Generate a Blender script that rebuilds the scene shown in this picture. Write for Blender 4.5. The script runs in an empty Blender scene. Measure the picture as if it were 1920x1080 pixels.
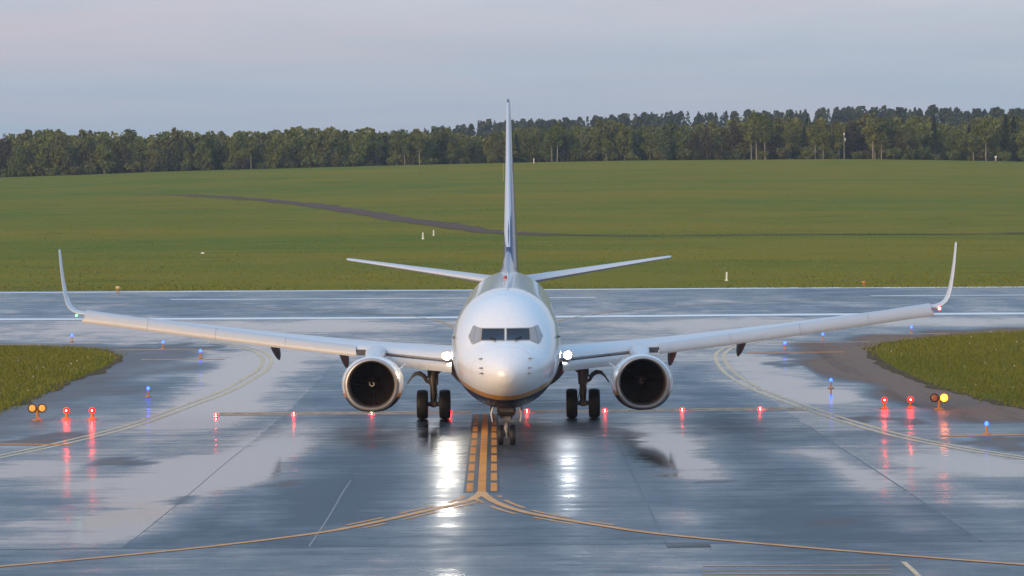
import bpy, math, random
from mathutils import Matrix, Vector, noise
from mathutils.bvhtree import BVHTree
PI = math.pi
sc = bpy.context.scene
COL = sc.collection
rng = random.Random(7)

# ------------------------------------------------------------------ camera
F, CH, PITCH, ROLL = 6203.0, 7.3, math.atan(113 / 6203.0), math.radians(-0.47)
CAMR = (Matrix.Rotation(PI / 2 - PITCH, 4, 'X') @ Matrix.Rotation(ROLL, 4, 'Z'))
cam = bpy.data.cameras.new('camera'); cam.sensor_width = 36; cam.lens = F / 1920 * 36
cam.clip_start = 0.5; cam.clip_end = 12000
co = bpy.data.objects.new('camera', cam); COL.objects.link(co)
co.matrix_world = Matrix.Translation((0, 0, CH)) @ CAMR
sc.camera = co

# ------------------------------------------------------------------ helpers
def interp(tab, x):
    if x <= tab[0][0]: return tab[0][1]
    for (a, b), (c, d) in zip(tab, tab[1:]):
        if x <= c:
            return b + (d - b) * (x - a) / (c - a)
    return tab[-1][1]

def pchip(tab, x):
    """smooth monotone-ish interpolation"""
    n = len(tab)
    if x <= tab[0][0]: return tab[0][1]
    if x >= tab[-1][0]: return tab[-1][1]
    for i in range(n - 1):
        if x <= tab[i + 1][0]: break
    def slope(k): return (tab[k + 1][1] - tab[k][1]) / (tab[k + 1][0] - tab[k][0])
    def m(k):
        if k == 0: return slope(0)
        if k == n - 1: return slope(n - 2)
        a, b = slope(k - 1), slope(k)
        return 0 if a * b <= 0 else 2 * a * b / (a + b)
    h = tab[i + 1][0] - tab[i][0]; t = (x - tab[i][0]) / h
    return ((2*t**3 - 3*t*t + 1) * tab[i][1] + (t**3 - 2*t*t + t) * h * m(i)
            + (-2*t**3 + 3*t*t) * tab[i + 1][1] + (t**3 - t*t) * h * m(i + 1))

def sst(a, b, x):
    t = min(1, max(0, (x - a) / (b - a))); return t * t * (3 - 2 * t)

ZP = [(-400, 0), (126, 0), (131, 0.012), (140, 0.11), (158, 0.45), (185, 1.0), (211, 1.54), (222, 1.92), (234, 2.24), (246, 2.36), (257, 2.41), (290, 2.43)]
def gz(x, y):
    return pchip(ZP, y) - 0.0042 * x * sst(128, 211, y)

CREST = [(-400, 345), (0, 332), (150, 327), (300, 321), (480, 316), (700, 310), (960, 304), (1200, 299.5), (1600, 297), (1750, 299), (1920, 302), (2300, 306)]
DC = 750.0
def ray(px, py):
    d = CAMR @ Vector(((px - 960) / F, -(py - 540) / F, -1, 0))
    return Vector((d.x, d.y, d.z))
def at(px, py, D):
    d = ray(px, py); return Vector((0, 0, CH)) + d * (D / d.y)
CR = [(at(p, y, DC).x, at(p, y, DC).z) for p, y in CREST]
RIDGE = [(-500, 14), (-150, 18), (-40, 24), (60, 36), (150, 42), (260, 42), (600, 36)]
def tz(x, y):
    """the grass hill and what lies beyond it"""
    k = DC / max(y, 300)
    zc = interp(CR, x * max(k, 0.3))
    z0 = gz(max(-60, min(60, x)), 262)
    t = (y - 262) / (DC - 262)
    if t < 0: return z0
    if t <= 1:
        z = z0 + (zc - z0) * (0.22 * t + 0.78 * t ** 1.55)
        z += 0.35 * math.sin(PI * t) * (noise.noise(Vector((x * .02, y * .012, 3))) + .5 * noise.noise(Vector((x * .06, y * .03, 9))))
        return z
    z = zc - 0.006 * (y - DC) - 1.2 * sst(DC, DC + 25, y)
    r = interp(RIDGE, x)
    return z + (r - z) * sst(900, 1250, y) if r > z else z
def G(x, y): return gz(x, y) if y < 262 else tz(x, y)
def gp(px, py):
    """where the line of sight through a pixel meets the ground"""
    d = ray(px, py); D = 40.0
    while D < 1000:
        p = Vector((0, 0, CH)) + d * (D / d.y)
        if p.z <= G(p.x, p.y): break
        D += 1.0
    lo, hi = D - 1, D
    for _ in range(18):
        m = (lo + hi) / 2; p = Vector((0, 0, CH)) + d * (m / d.y)
        if p.z <= G(p.x, p.y): hi = m
        else: lo = m
    p = Vector((0, 0, CH)) + d * (hi / d.y)
    return Vector((p.x, p.y, G(p.x, p.y)))

class MB:
    def __init__(s): s.v = []; s.f = []; s.mi = []
    def add(s, vs, fs, mi=0):
        o = len(s.v); s.v += [tuple(v) for v in vs]; s.f += [tuple(i + o for i in f) for f in fs]; s.mi += [mi] * len(fs); return s
    def loft(s, rings, close=True, cap0=False, cap1=False, mi=0):
        n = len(rings[0]); vs = [p for r in rings for p in r]; fs = []
        for i in range(len(rings) - 1):
            for j in range(n if close else n - 1):
                k = (j + 1) % n
                fs.append((i*n + j, i*n + k, (i+1)*n + k, (i+1)*n + j))
        if cap0: fs.append(tuple(range(n))[::-1])
        if cap1: fs.append(tuple((len(rings)-1)*n + j for j in range(n)))
        return s.add(vs, fs, mi)
    def box(s, c, d, mi=0, b=0.0, M=None):
        x, y, z = d[0]/2, d[1]/2, d[2]/2
        b = b or min(d) * 0.12
        rings = []
        for zz, ins in ((-z, b), (-z + b, 0), (z - b, 0), (z, b)):
            X, Y = x - ins, y - ins; q = b * 0.6
            ring = [(-X+q, -Y), (X-q, -Y), (X, -Y+q), (X, Y-q), (X-q, Y), (-X+q, Y), (-X, Y-q), (-X, -Y+q)]
            rings.append([Vector((p[0], p[1], zz)) for p in ring])
        if M: rings = [[M @ p for p in r] for r in rings]
        rings = [[p + Vector(c) for p in r] for r in rings]
        return s.loft(rings, True, True, True, mi)
    def tube(s, pts, rad, n=12, mi=0, caps=True):
        pts = [Vector(p) for p in pts]
        if not isinstance(rad, (list, tuple)): rad = [rad] * len(pts)
        rings = []; u = None
        for i, p in enumerate(pts):
            t = (pts[min(i+1, len(pts)-1)] - pts[max(i-1, 0)]).normalized()
            if u is None: u = t.orthogonal().normalized()
            u = (u - t * u.dot(t)).normalized(); w = t.cross(u)
            rings.append([p + (u * math.cos(2*PI*k/n) + w * math.sin(2*PI*k/n)) * rad[i] for k in range(n)])
        return s.loft(rings, True, caps, caps, mi)
    def lathe(s, prof, c=(0,0,0), axis='Z', n=24, mi=0):
        rings = []
        for r, h in prof:
            ring = []
            for k in range(n):
                a = 2*PI*k/n; ca, sa = math.cos(a)*max(r, 1e-4), math.sin(a)*max(r, 1e-4)
                p = {'Z': (ca, sa, h), 'Y': (sa, h, ca), 'X': (h, ca, sa)}[axis]
                ring.append(Vector(p) + Vector(c))
            rings.append(ring)
        return s.loft(rings, True, True, True, mi)
    def build(s, name, mats, parent=None, smooth=True, angle=38):
        me = bpy.data.meshes.new(name); me.from_pydata(s.v, [], s.f); me.update()
        for m in (mats if isinstance(mats, (list, tuple)) else [mats]): me.materials.append(m)
        for p, i in zip(me.polygons, s.mi): p.material_index = i
        import bmesh
        bm = bmesh.new(); bm.from_mesh(me); bmesh.ops.recalc_face_normals(bm, faces=bm.faces)
        if smooth:
            for f in bm.faces: f.smooth = True
            for e in bm.edges:
                if len(e.link_faces) == 2 and e.calc_face_angle(0) > math.radians(angle): e.smooth = False
        bm.to_mesh(me); bm.free()
        o = bpy.data.objects.new(name, me); COL.objects.link(o)
        if parent: o.parent = parent
        return o

def raw(name, v, f, mat, parent=None, smooth=False):
    me = bpy.data.meshes.new(name); me.from_pydata(v, [], f); me.update(); me.materials.append(mat)
    if smooth: me.shade_smooth()
    o = bpy.data.objects.new(name, me); COL.objects.link(o)
    if parent: o.parent = parent
    return o
def tag(o, label=None, cat=None, group=None, kind=None):
    for k, v in (('label', label), ('category', cat), ('group', group), ('kind', kind)):
        if v: o[k] = v
    return o
def empty(name, loc=(0,0,0), rz=0):
    o = bpy.data.objects.new(name, None); COL.objects.link(o); o.location = loc; o.rotation_euler = (0, 0, rz); return o
def copy_tree(o, parent=None):
    c = o.copy(); COL.objects.link(c)
    if parent: c.parent = parent
    for ch in list(o.children): copy_tree(ch, c)
    return c

# ------------------------------------------------------------------ materials
def newmat(name):
    m = bpy.data.materials.new(name); m.use_nodes = True
    nt = m.node_tree; b = nt.nodes['Principled BSDF']; return m, nt, b
def N(nt, t, **kw):
    n = nt.nodes.new(t)
    for k, v in kw.items():
        if k == 'inp':
            for i, x in v.items(): n.inputs[i].default_value = x
        else: setattr(n, k, v)
    return n
def L(nt, a, b): nt.links.new(a, b)
def math_(nt, op, a, b=None, c=None, clamp=False):
    n = N(nt, 'ShaderNodeMath', operation=op); n.use_clamp = clamp
    for i, x in enumerate((a, b, c)):
        if x is None: continue
        if hasattr(x, 'is_linked') or hasattr(x, 'links'): L(nt, x, n.inputs[i])
        else: n.inputs[i].default_value = x
    return n.outputs[0]
def ramp(nt, src, stops, interp_='LINEAR'):
    r = N(nt, 'ShaderNodeValToRGB'); e = r.color_ramp; e.interpolation = interp_
    while len(e.elements) < len(stops): e.elements.new(0.5)
    for el, (p, c) in zip(e.elements, stops):
        el.position = p; el.color = (c, c, c, 1) if isinstance(c, (int, float)) else (*c, 1)
    L(nt, src, r.inputs[0]); return r.outputs[0]
def mixc(nt, fac, a, b, mode='MIX'):
    n = N(nt, 'ShaderNodeMix', data_type='RGBA', blend_type=mode)
    for i, x in ((0, fac), (6, a), (7, b)):
        if hasattr(x, 'links'): L(nt, x, n.inputs[i])
        else: n.inputs[i].default_value = x if i == 0 else (*x, 1)
    return n.outputs[2]
def nz(nt, vec, scale, detail=4, rough=.55, sx=(1,1,1), off=(0,0,0), dist=0.0):
    mp = N(nt, 'ShaderNodeMapping'); mp.inputs['Scale'].default_value = sx; mp.inputs['Location'].default_value = off
    L(nt, vec, mp.inputs[0])
    n = N(nt, 'ShaderNodeTexNoise'); n.inputs['Scale'].default_value = scale; n.inputs['Detail'].default_value = detail
    n.inputs['Roughness'].default_value = rough; n.inputs['Distortion'].default_value = dist
    L(nt, mp.outputs[0], n.inputs['Vector']); return n.outputs['Fac']
def pos(nt): return N(nt, 'ShaderNodeNewGeometry').outputs['Position']
def objc(nt): return N(nt, 'ShaderNodeTexCoord').outputs['Object']
def bump(nt, b, h, strength, dist):
    n = N(nt, 'ShaderNodeBump'); n.inputs['Strength'].default_value = strength; n.inputs['Distance'].default_value = dist
    L(nt, h, n.inputs['Height']); L(nt, n.outputs[0], b.inputs['Normal']); return n

def plain(name, col, rough=.5, metal=0.0, var=.12, scale=6.0, coat=0.0):
    m, nt, b = newmat(name)
    n = nz(nt, objc(nt), scale, 5)
    c = mixc(nt, n, tuple(x * (1 - var) for x in col), tuple(min(1, x * (1 + var)) for x in col))
    L(nt, c, b.inputs['Base Color'])
    L(nt, ramp(nt, n, [(.25, max(.02, rough - .06)), (.75, rough + .06)]), b.inputs['Roughness'])
    b.inputs['Metallic'].default_value = metal; b.inputs['Coat Weight'].default_value = coat
    b.inputs['Coat Roughness'].default_value = .06
    return m
def glow(name, col, strength, base=(.8, .8, .8)):
    m, nt, b = newmat(name)
    b.inputs['Base Color'].default_value = (*base, 1)
    b.inputs['Emission Color'].default_value = (*col, 1); b.inputs['Emission Strength'].default_value = strength
    return m

WHITE, NAVY, GOLD = (.80, .79, .77), (.012, .016, .06), (.70, .33, .03)
def livery(name, zb, curve, gold=.11, lines=()):
    """white paint over a gold stripe and a navy belly, split by height on the object"""
    m, nt, b = newmat(name)
    oc = objc(nt); sp = N(nt, 'ShaderNodeSeparateXYZ'); L(nt, oc, sp.inputs[0])
    x2 = math_(nt, 'MULTIPLY', sp.outputs[0], sp.outputs[0])
    h = math_(nt, 'SUBTRACT', sp.outputs[2], math_(nt, 'MULTIPLY_ADD', x2, curve, zb))
    g = nz(nt, oc, 1.3, 6, .6)
    g2 = nz(nt, oc, 9, 4, .6, sx=(1, .25, 1))
    w = mixc(nt, ramp(nt, g2, [(.45, 0.0), (.8, .35)]), WHITE, (.66, .645, .62))
    for s in lines:      # panel joints
        d = math_(nt, 'ABSOLUTE', math_(nt, 'SUBTRACT', sp.outputs[1], s))
        w = mixc(nt, math_(nt, 'MULTIPLY', math_(nt, 'LESS_THAN', d, .012), .35), w, (.3, .29, .28))
    c = mixc(nt, math_(nt, 'GREATER_THAN', h, -gold), NAVY, GOLD)
    c = mixc(nt, math_(nt, 'GREATER_THAN', h, gold), c, w)
    L(nt, c, b.inputs['Base Color'])
    L(nt, ramp(nt, g, [(.3, .30), (.75, .44)]), b.inputs['Roughness'])
    L(nt, math_(nt, 'MULTIPLY_ADD', math_(nt, 'GREATER_THAN', h, -gold), .75, .02), b.inputs['Coat Weight']); b.inputs['Coat Roughness'].default_value = .05
    L(nt, math_(nt, 'MULTIPLY_ADD', math_(nt, 'GREATER_THAN', h, -gold), .35, .15), b.inputs['Specular IOR Level'])
    return m

M = {}
M['body'] = livery('fuselage_paint', 1.74, .20, .078, (-18.3, -14.6, -11.0))
M['nacelle'] = livery('nacelle_paint', 1.33, 0.0, .07, (-6.9, -5.2))
M['wing'] = plain('wing_paint', (.60, .595, .59), .34, 0, .05, 3, .3)
M['slat'] = plain('slat_paint', (.52, .505, .49), .36, .1, .08, 3, .2)
M['lip'] = plain('inlet_lip_metal', (.46, .41, .37), .34, .55, .08, 5)
M['metal'] = plain('polished_metal', (.62, .60, .58), .22, .9, .06, 5)
M['grey'] = plain('grey_paint', (.22, .22, .22), .45, 0, .15, 6)
M['darkgrey'] = plain('dark_fairing', (.07, .065, .06), .5, 0, .2, 5)
M['gear'] = plain('gear_steel', (.20, .175, .15), .45, .3, .3, 18)
M['gearwhite'] = plain('gear_white', (.55, .53, .5), .4, 0, .2, 18)
M['tyre'] = plain('tyre_rubber', (.014, .014, .014), .6, 0, .3, 20)
M['hub'] = plain('wheel_hub', (.30, .29, .28), .4, .5, .2, 12)
M['fan'] = plain('fan_titanium', (.035, .024, .019), .38, .5, .2, 12)
M['duct'] = plain('inlet_duct', (.14, .095, .07), .45, .1, .1, 6)
M['black'] = plain('black_paint', (.02, .02, .02), .4)
M['fin'] = plain('fin_paint', (.05, .042, .10), .25, 0, .08, 3, .6)
M['finle'] = plain('fin_edge_metal', (.66, .66, .68), .32, .5, .03, 1)
M['glass'] = plain('cockpit_glass', (.012, .015, .022), .06, 0, .1, 3)
M['glass'].node_tree.nodes['Principled BSDF'].inputs['Roughness'].default_value = .05
M['skyglass'] = plain('side_glass_sky_tint', (.30, .29, .29), .10, 0, .1, 3, .5)  # pale grey puts the sky's reflection into the side panes' colour
M['seal'] = plain('window_seal', (.34, .31, .26), .5)
M['orange'] = plain('orange_paint', (.55, .20, .03), .5, 0, .2, 25)
M['whitepost'] = plain('white_post_paint', (.8, .8, .76), .5)
M['pole'] = plain('mast_steel', (.16, .16, .15), .5, .4)
M['red'] = glow('red_lamp', (1, .006, .005), 5, (.35, .01, .01))
M['redcore'] = glow('red_lamp_core', (1, .010, .008), 1000)
M['redhi'] = glow('red_lamp_elevated', (1, .006, .005), 5, (.35, .01, .01))
M['redhicore'] = glow('red_lamp_elevated_core', (1, .010, .008), 2200)
M['blue'] = glow('blue_lamp', (.012, .05, 1), 10, (.02, .05, .3))
M['amber'] = glow('amber_lamp', (1, .17, .004), 48, (.3, .1, .02))
M['amberunlit'] = glow('amber_lens_added_glow', (1, .40, .06), .75, (.30, .11, .02))  # unlit lens: weak emission added to lift its orange
M['amberoff'] = glow('amber_lens_off_glow', (1, .25, .04), .10, (.25, .08, .03))  # switched-off lens with a faint emission put into it
M['landing'] = glow('landing_lamp', (1, .93, .80), 330)
M['landingb'] = glow('landing_lamp_cool', (.93, .96, 1), 120)
M['navgreen'] = glow('green_lamp', (.05, 1, .3), 1.3)
M['navred'] = glow('red_nav_lamp', (1, .08, .04), 25)

# paint on the ground: worn, wet
def marking(name, col, wear=.35, rough=.32):
    m, nt, b = newmat(name); p = pos(nt)
    n = nz(nt, p, 1.6, 6, .7); n2 = nz(nt, p, 14, 3, .6)
    w = math_(nt, 'MULTIPLY', n, n2)
    c = mixc(nt, ramp(nt, w, [(.22, 0.0), (.40, wear)]), col, (.06, .055, .05))
    L(nt, c, b.inputs['Base Color']); b.inputs['Specular IOR Level'].default_value = .3
    L(nt, ramp(nt, n, [(.35, rough - .05), (.65, rough + .15)]), b.inputs['Roughness'])
    bump(nt, b, nz(nt, p, 40, 2), .25, .01)
    return m
M['mark'] = marking('yellow_marking', (.80, .27, .02), .4, .65)
M['markturn'] = marking('wet_yellow_marking_sky_tint', (.78, .33, .06), .4, .42)  # wet paint; slightly paler base colour stands in for reflected sky
M['markpale'] = marking('worn_yellow_marking', (.60, .34, .14), .7, .45)
M['markedge'] = marking('pale_edge_marking', (.74, .50, .22), .55, .3)
M['markwhite'] = marking('white_runway_marking', (.85, .84, .8), .2, .5)
M['markblack'] = plain('black_marking_border', (.018, .018, .02), .5)
M['seam'] = plain('joint_seal', (.13, .13, .13), .3, 0, .5, 2)
M['seamdark'] = plain('dark_joint_seal', (.02, .02, .02), .35, 0, .5, 2)

# ------------------------------------------------------------------ wet apron
def asphalt():
    m, nt, b = newmat('wet_asphalt'); p = pos(nt)
    sp = N(nt, 'ShaderNodeSeparateXYZ'); L(nt, p, sp.inputs[0]); X, Y = sp.outputs[0], sp.outputs[1]
    at_ = N(nt, 'ShaderNodeAttribute', attribute_name='wet'); wet = at_.outputs['Fac']
    dry = N(nt, 'ShaderNodeAttribute', attribute_name='dry').outputs['Fac']
    # paving lanes with their own level
    lane = 0.10
    wob = math_(nt, 'MULTIPLY_ADD', nz(nt, p, .6, 5, .7), .7, -.35)
    Xw = math_(nt, 'ADD', X, wob)
    lv = math_(nt, 'MULTIPLY', math_(nt, 'GREATER_THAN', Xw, -9.0), -.20)
    for j, d in ((-4.72, .07), (3.5, .0), (10.75, .12)):
        lv = math_(nt, 'ADD', lv, math_(nt, 'MULTIPLY', math_(nt, 'GREATER_THAN', Xw, j), d))
    zone = math_(nt, 'MULTIPLY', math_(nt, 'GREATER_THAN', Y, 76.0), ramp(nt, math_(nt, 'DIVIDE', Y, 300), [(.45, 1.0), (.6, 0.0)]))
    lv = math_(nt, 'MULTIPLY', lv, zone)
    big = nz(nt, p, .055, 4, .6, sx=(1.2, .55, 1), dist=.6)
    mid = nz(nt, p, .32, 5, .62, sx=(1, .5, 1), off=(4, 9, 0))
    fine = nz(nt, p, 1.5, 5, .65, sx=(.35, 1, 1))
    w = math_(nt, 'ADD', wet, lv)
    w = math_(nt, 'ADD', w, math_(nt, 'MULTIPLY_ADD', big, .85, -.425))
    w = math_(nt, 'ADD', w, math_(nt, 'MULTIPLY_ADD', mid, .95, -.475))
    w = math_(nt, 'ADD', w, math_(nt, 'MULTIPLY_ADD', fine, .62, -.31))
    strk = nz(nt, p, .9, 4, .6, sx=(.11, 1, 1), off=(1, 6, 0))
    w = math_(nt, 'ADD', w, math_(nt, 'MULTIPLY_ADD', strk, .60, -.30))
    fine2 = nz(nt, p, 5.0, 4, .65, sx=(.3, 1, 1), off=(7, 2, 0))
    w = math_(nt, 'ADD', w, math_(nt, 'MULTIPLY_ADD', fine2, .34, -.17), clamp=True)
    w = math_(nt, 'MULTIPLY', w, math_(nt, 'SUBTRACT', 1.0, dry), clamp=True)
    rough = ramp(nt, w, [(0.0, .52), (.25, .38), (.45, .28), (.60, .18), (.74, .07), (1.0, .045)])
    rough = math_(nt, 'ADD', rough, math_(nt, 'MULTIPLY', dry, .40), clamp=True)
    L(nt, rough, b.inputs['Roughness'])
    agg = nz(nt, p, 30, 3, .7)
    base = mixc(nt, agg, (.026, .030, .036), (.062, .068, .076))
    base = mixc(nt, ramp(nt, w, [(0, 0.0), (.7, .45)]), base, (.014, .016, .018))
    brown = mixc(nt, nz(nt, p, 3, 5, .7), (.21, .145, .112), (.30, .215, .165))
    base = mixc(nt, math_(nt, 'MULTIPLY', dry, 1.0, clamp=True), base, brown)
    # tyre-rubber and grime streaks along the taxi line
    st = nz(nt, p, .9, 4, .6, sx=(1, .04, 1))
    base = mixc(nt, ramp(nt, st, [(.55, 0.0), (.75, .35)]), base, (.012, .012, .013))
    L(nt, base, b.inputs['Base Color'])
    b.inputs['IOR'].default_value = 1.5
    spl = ramp(nt, w, [(.0, .52), (.35, .62), (.68, .72), (.8, 1.0)])
    L(nt, math_(nt, 'MULTIPLY', spl, math_(nt, 'MULTIPLY_ADD', dry, -1.15, 1.0, clamp=True)), b.inputs['Specular IOR Level'])
    hb = math_(nt, 'MULTIPLY', agg, ramp(nt, w, [(.2, 1.0), (.65, .03)]))
    rip = math_(nt, 'MULTIPLY', nz(nt, p, 2.6, 4, .65, sx=(.45, 1.3, 1)), .9)
    hb = math_(nt, 'ADD', hb, math_(nt, 'MULTIPLY', rip, ramp(nt, w, [(.4, .6), (.72, .40)])))
    bump(nt, b, hb, .32, .012)
    return m
M['asphalt'] = asphalt()

def grass_mat(name, fieldscale, a, bcol, yel):
    m, nt, b = newmat(name); p = pos(nt)
    n1 = nz(nt, p, fieldscale, 5, .62, sx=(.45, 1.0, 1)); n2 = nz(nt, p, fieldscale * 7, 5, .7, sx=(.6, 1, 1)); n3 = nz(nt, p, 6, 4, .7)
    n0 = nz(nt, p, fieldscale * 1.6, 4, .6, sx=(.10, 1.0, 1), off=(3, 5, 0))
    n1 = math_(nt, 'ADD', math_(nt, 'MULTIPLY', n1, .5), math_(nt, 'MULTIPLY', n0, .5))
    c = mixc(nt, ramp(nt, n1, [(.40, 0.0), (.58, 1.0)]), a, bcol)
    c = mixc(nt, ramp(nt, n2, [(.48, 0.0), (.72, .55)]), c, yel)
    c = mixc(nt, ramp(nt, n2, [(.26, .6), (.44, 0.0)]), c, tuple(x * .5 for x in a))
    c = mixc(nt, ramp(nt, n3, [(.3, .4), (.55, 0.0)]), c, tuple(x * .55 for x in a))
    L(nt, c, b.inputs['Base Color']); b.inputs['Roughness'].default_value = .85
    b.inputs['Specular IOR Level'].default_value = 0.0
    bump(nt, b, math_(nt, 'ADD', n2, math_(nt, 'MULTIPLY', n3, .5)), .5, .35)
    return m
M['field'] = grass_mat('meadow_grass', .022, (.140, .178, .034), (.250, .205, .034), (.30, .205, .040))
M['lawn'] = grass_mat('wet_lawn', .16, (.135, .160, .024), (.19, .170, .032), (.24, .150, .048))
M['track'] = plain('dirt', (.150, .108, .086), .9, 0, .35, .3)
M['track'].node_tree.nodes['Principled BSDF'].inputs['Specular IOR Level'].default_value = 0
M['soil'] = plain('verge_soil', (.13, .095, .055), .9, 0, .4, 1.2)
M['soil'].node_tree.nodes['Principled BSDF'].inputs['Specular IOR Level'].default_value = 0

def blade_mat(name, a, bcol):
    m, nt, b = newmat(name)
    n = nz(nt, pos(nt), .7, 4, .7)
    L(nt, mixc(nt, n, a, bcol), b.inputs['Base Color']); b.inputs['Roughness'].default_value = .7
    b.inputs['Specular IOR Level'].default_value = 0.0
    return m
M['blade'] = blade_mat('grass_blades', (.120, .160, .022), (.24, .20, .045))
M['tuft'] = blade_mat('meadow_tufts', (.135, .160, .028), (.21, .180, .03))

def leaf_mat(name, cols, trans=.25):
    m, nt, b = newmat(name)
    oi = N(nt, 'ShaderNodeObjectInfo')
    c = ramp(nt, oi.outputs['Random'], [(i / max(1, len(cols) - 1), x) for i, x in enumerate(cols)])
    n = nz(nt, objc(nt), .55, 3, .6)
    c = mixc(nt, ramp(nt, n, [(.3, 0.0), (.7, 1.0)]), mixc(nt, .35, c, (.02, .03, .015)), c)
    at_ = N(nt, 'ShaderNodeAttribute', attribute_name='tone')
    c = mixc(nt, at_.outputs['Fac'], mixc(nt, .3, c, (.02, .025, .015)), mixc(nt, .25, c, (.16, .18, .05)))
    L(nt, c, b.inputs['Base Color']); b.inputs['Roughness'].default_value = .7
    b.inputs['Specular IOR Level'].default_value = .03
    return m
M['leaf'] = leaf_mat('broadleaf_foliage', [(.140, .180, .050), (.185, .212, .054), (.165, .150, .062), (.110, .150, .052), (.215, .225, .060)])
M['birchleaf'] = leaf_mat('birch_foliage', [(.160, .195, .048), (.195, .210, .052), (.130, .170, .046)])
M['needle'] = leaf_mat('conifer_needles', [(.040, .056, .034), (.050, .062, .038), (.040, .048, .030)])
M['reddish'] = leaf_mat('bare_twigs', [(.075, .050, .038), (.085, .060, .042)])
M['farneedle'] = leaf_mat('distant_foliage', [(.045, .066, .046), (.055, .070, .050)])
M['bark'] = plain('dark_bark', (.055, .045, .036), .85, 0, .4, 4)
M['birchbark'] = plain('birch_bark', (.30, .27, .22), .8, 0, .35, 2)

# ------------------------------------------------------------------ ground sheets
def frange(a, b, st):
    n = max(1, round((b - a) / st)); return [a + (b - a) * i / n for i in range(n)]
ISL = {}
def closed_curve(pix, sub=8):
    P = [gp(*q) for q in pix]; out = []
    n = len(P)
    for i in range(n):
        p0, p1, p2, p3 = P[i-1], P[i], P[(i+1) % n], P[(i+2) % n]
        for k in range(sub):
            t = k / sub
            q = 0.5 * ((2*p1) + (-p0 + p2)*t + (2*p0 - 5*p1 + 4*p2 - p3)*t*t + (-p0 + 3*p1 - 3*p2 + p3)*t**3)
            out.append((q.x, q.y))
    return out
left_isl = closed_curve([(-260, 655), (-120, 651), (0, 650), (100, 652), (175, 657), (212, 672), (196, 688), (150, 706), (100, 724), (40, 752), (-30, 778), (-130, 815), (-300, 800), (-330, 700)])
right_isl = closed_curve([(2250, 612), (2060, 616), (1920, 622), (1830, 627), (1720, 637), (1655, 648), (1641, 660), (1668, 684), (1730, 712), (1810, 738), (1920, 763), (2060, 792), (2250, 800), (2350, 690)])
def inside(poly, x, y):
    c = False
    for (x1, y1), (x2, y2) in zip(poly, poly[1:] + poly[:1]):
        if (y1 > y) != (y2 > y) and x < (x2 - x1) * (y - y1) / (y2 - y1) + x1: c = not c
    return c
def edist(poly, x, y):
    d = 1e9
    for (x1, y1), (x2, y2) in zip(poly, poly[1:] + poly[:1]):
        dx, dy = x2 - x1, y2 - y1; l = dx*dx + dy*dy or 1e-9
        t = max(0, min(1, ((x - x1)*dx + (y - y1)*dy) / l))
        d = min(d, math.hypot(x - x1 - t*dx, y - y1 - t*dy))
    return d

# puddles and damp patches seen on the apron: (pixel centre, half sizes in pixels, amount)
PUD = [((350, 905), (115, 60), .60), ((215, 985), (150, 26), .34), ((90, 780), (90, 25), .55), ((150, 900), (70, 16), .3), ((1640, 600), (200, 6), .3), ((640, 612), (200, 6), .3), ((60, 880), (70, 22), .35),
       ((425, 735), (75, 55), .68), ((370, 790), (80, 25), .4), ((520, 840), (65, 60), .78), ((470, 690), (50, 22), .5),
       ((800, 815), (22, 35), .5), ((1255, 835), (60, 55), .75), ((1330, 880), (50, 22), .3), ((1290, 970), (50, 25), .35),
       ((1590, 880), (45, 45), .62), ((1480, 850), (60, 14), .4), ((1700, 985), (60, 12), .3), ((1750, 865), (110, 25), .55), ((1880, 875), (60, 20), .4), ((1560, 745), (70, 14), .45), ((1870, 940), (60, 22), .35), ((1450, 715), (80, 45), .45),
       ((1600, 790), (110, 16), .3), ((640, 610), (80, 8), .3), ((300, 610), (120, 10), .35), ((1350, 608), (160, 8), .3), ((1800, 606), (150, 8), .35),
       ((1700, 905), (70, 14), .3), ((300, 690), (60, 20), .3), ((840, 930), (55, 90), .18), ((1066, 900), (40, 90), .13), ((960, 1045), (900, 18), .02), ((838, 1050), (60, 26), -.28), ((1066, 1050), (50, 24), -.12),
       ((500, 640), (80, 10), .25), ((700, 905), (60, 50), -.25), ((600, 960), (60, 60), -.3), ((1450, 935), (150, 70), -.3), ((400, 960), (50, 60), -.3),
       ((960, 880), (30, 60), -.18), ((1380, 800), (40, 30), -.25), ((660, 760), (80, 30), -.12), ((1700, 1000), (120, 40), -.2), ((60, 950), (100, 22), -.12)]
DRYP = [((328, 938), (20, 12)), ((525, 906), (22, 6)), ((215, 867), (60, 6)), ((95, 822), (60, 12)), ((310, 652), (110, 7)), ((270, 665), (70, 7)), ((1330, 903), (30, 4)), ((1560, 980), (70, 6)), ((1610, 988), (30, 5)), ((1660, 787), (70, 7)), ((1520, 672), (60, 8)), ((1470, 683), (40, 5)), ((1880, 832), (80, 12))]
PW = []
for (px, py), (rx, ry), a in PUD:
    c = gp(px, py); e = gp(px + rx, py); u = gp(px, py - ry); d = gp(px, py + ry)
    PW.append((c.x, c.y, abs(e.x - c.x), max(.8, (u.y - d.y) / 2), a))
DW = []
for (px, py), (rx, ry) in DRYP:
    c = gp(px, py); e = gp(px + rx, py); u = gp(px, py - ry); d = gp(px, py + ry)
    DW.append((c.x, c.y, abs(e.x - c.x), max(.7, (u.y - d.y) / 2)))
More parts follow.
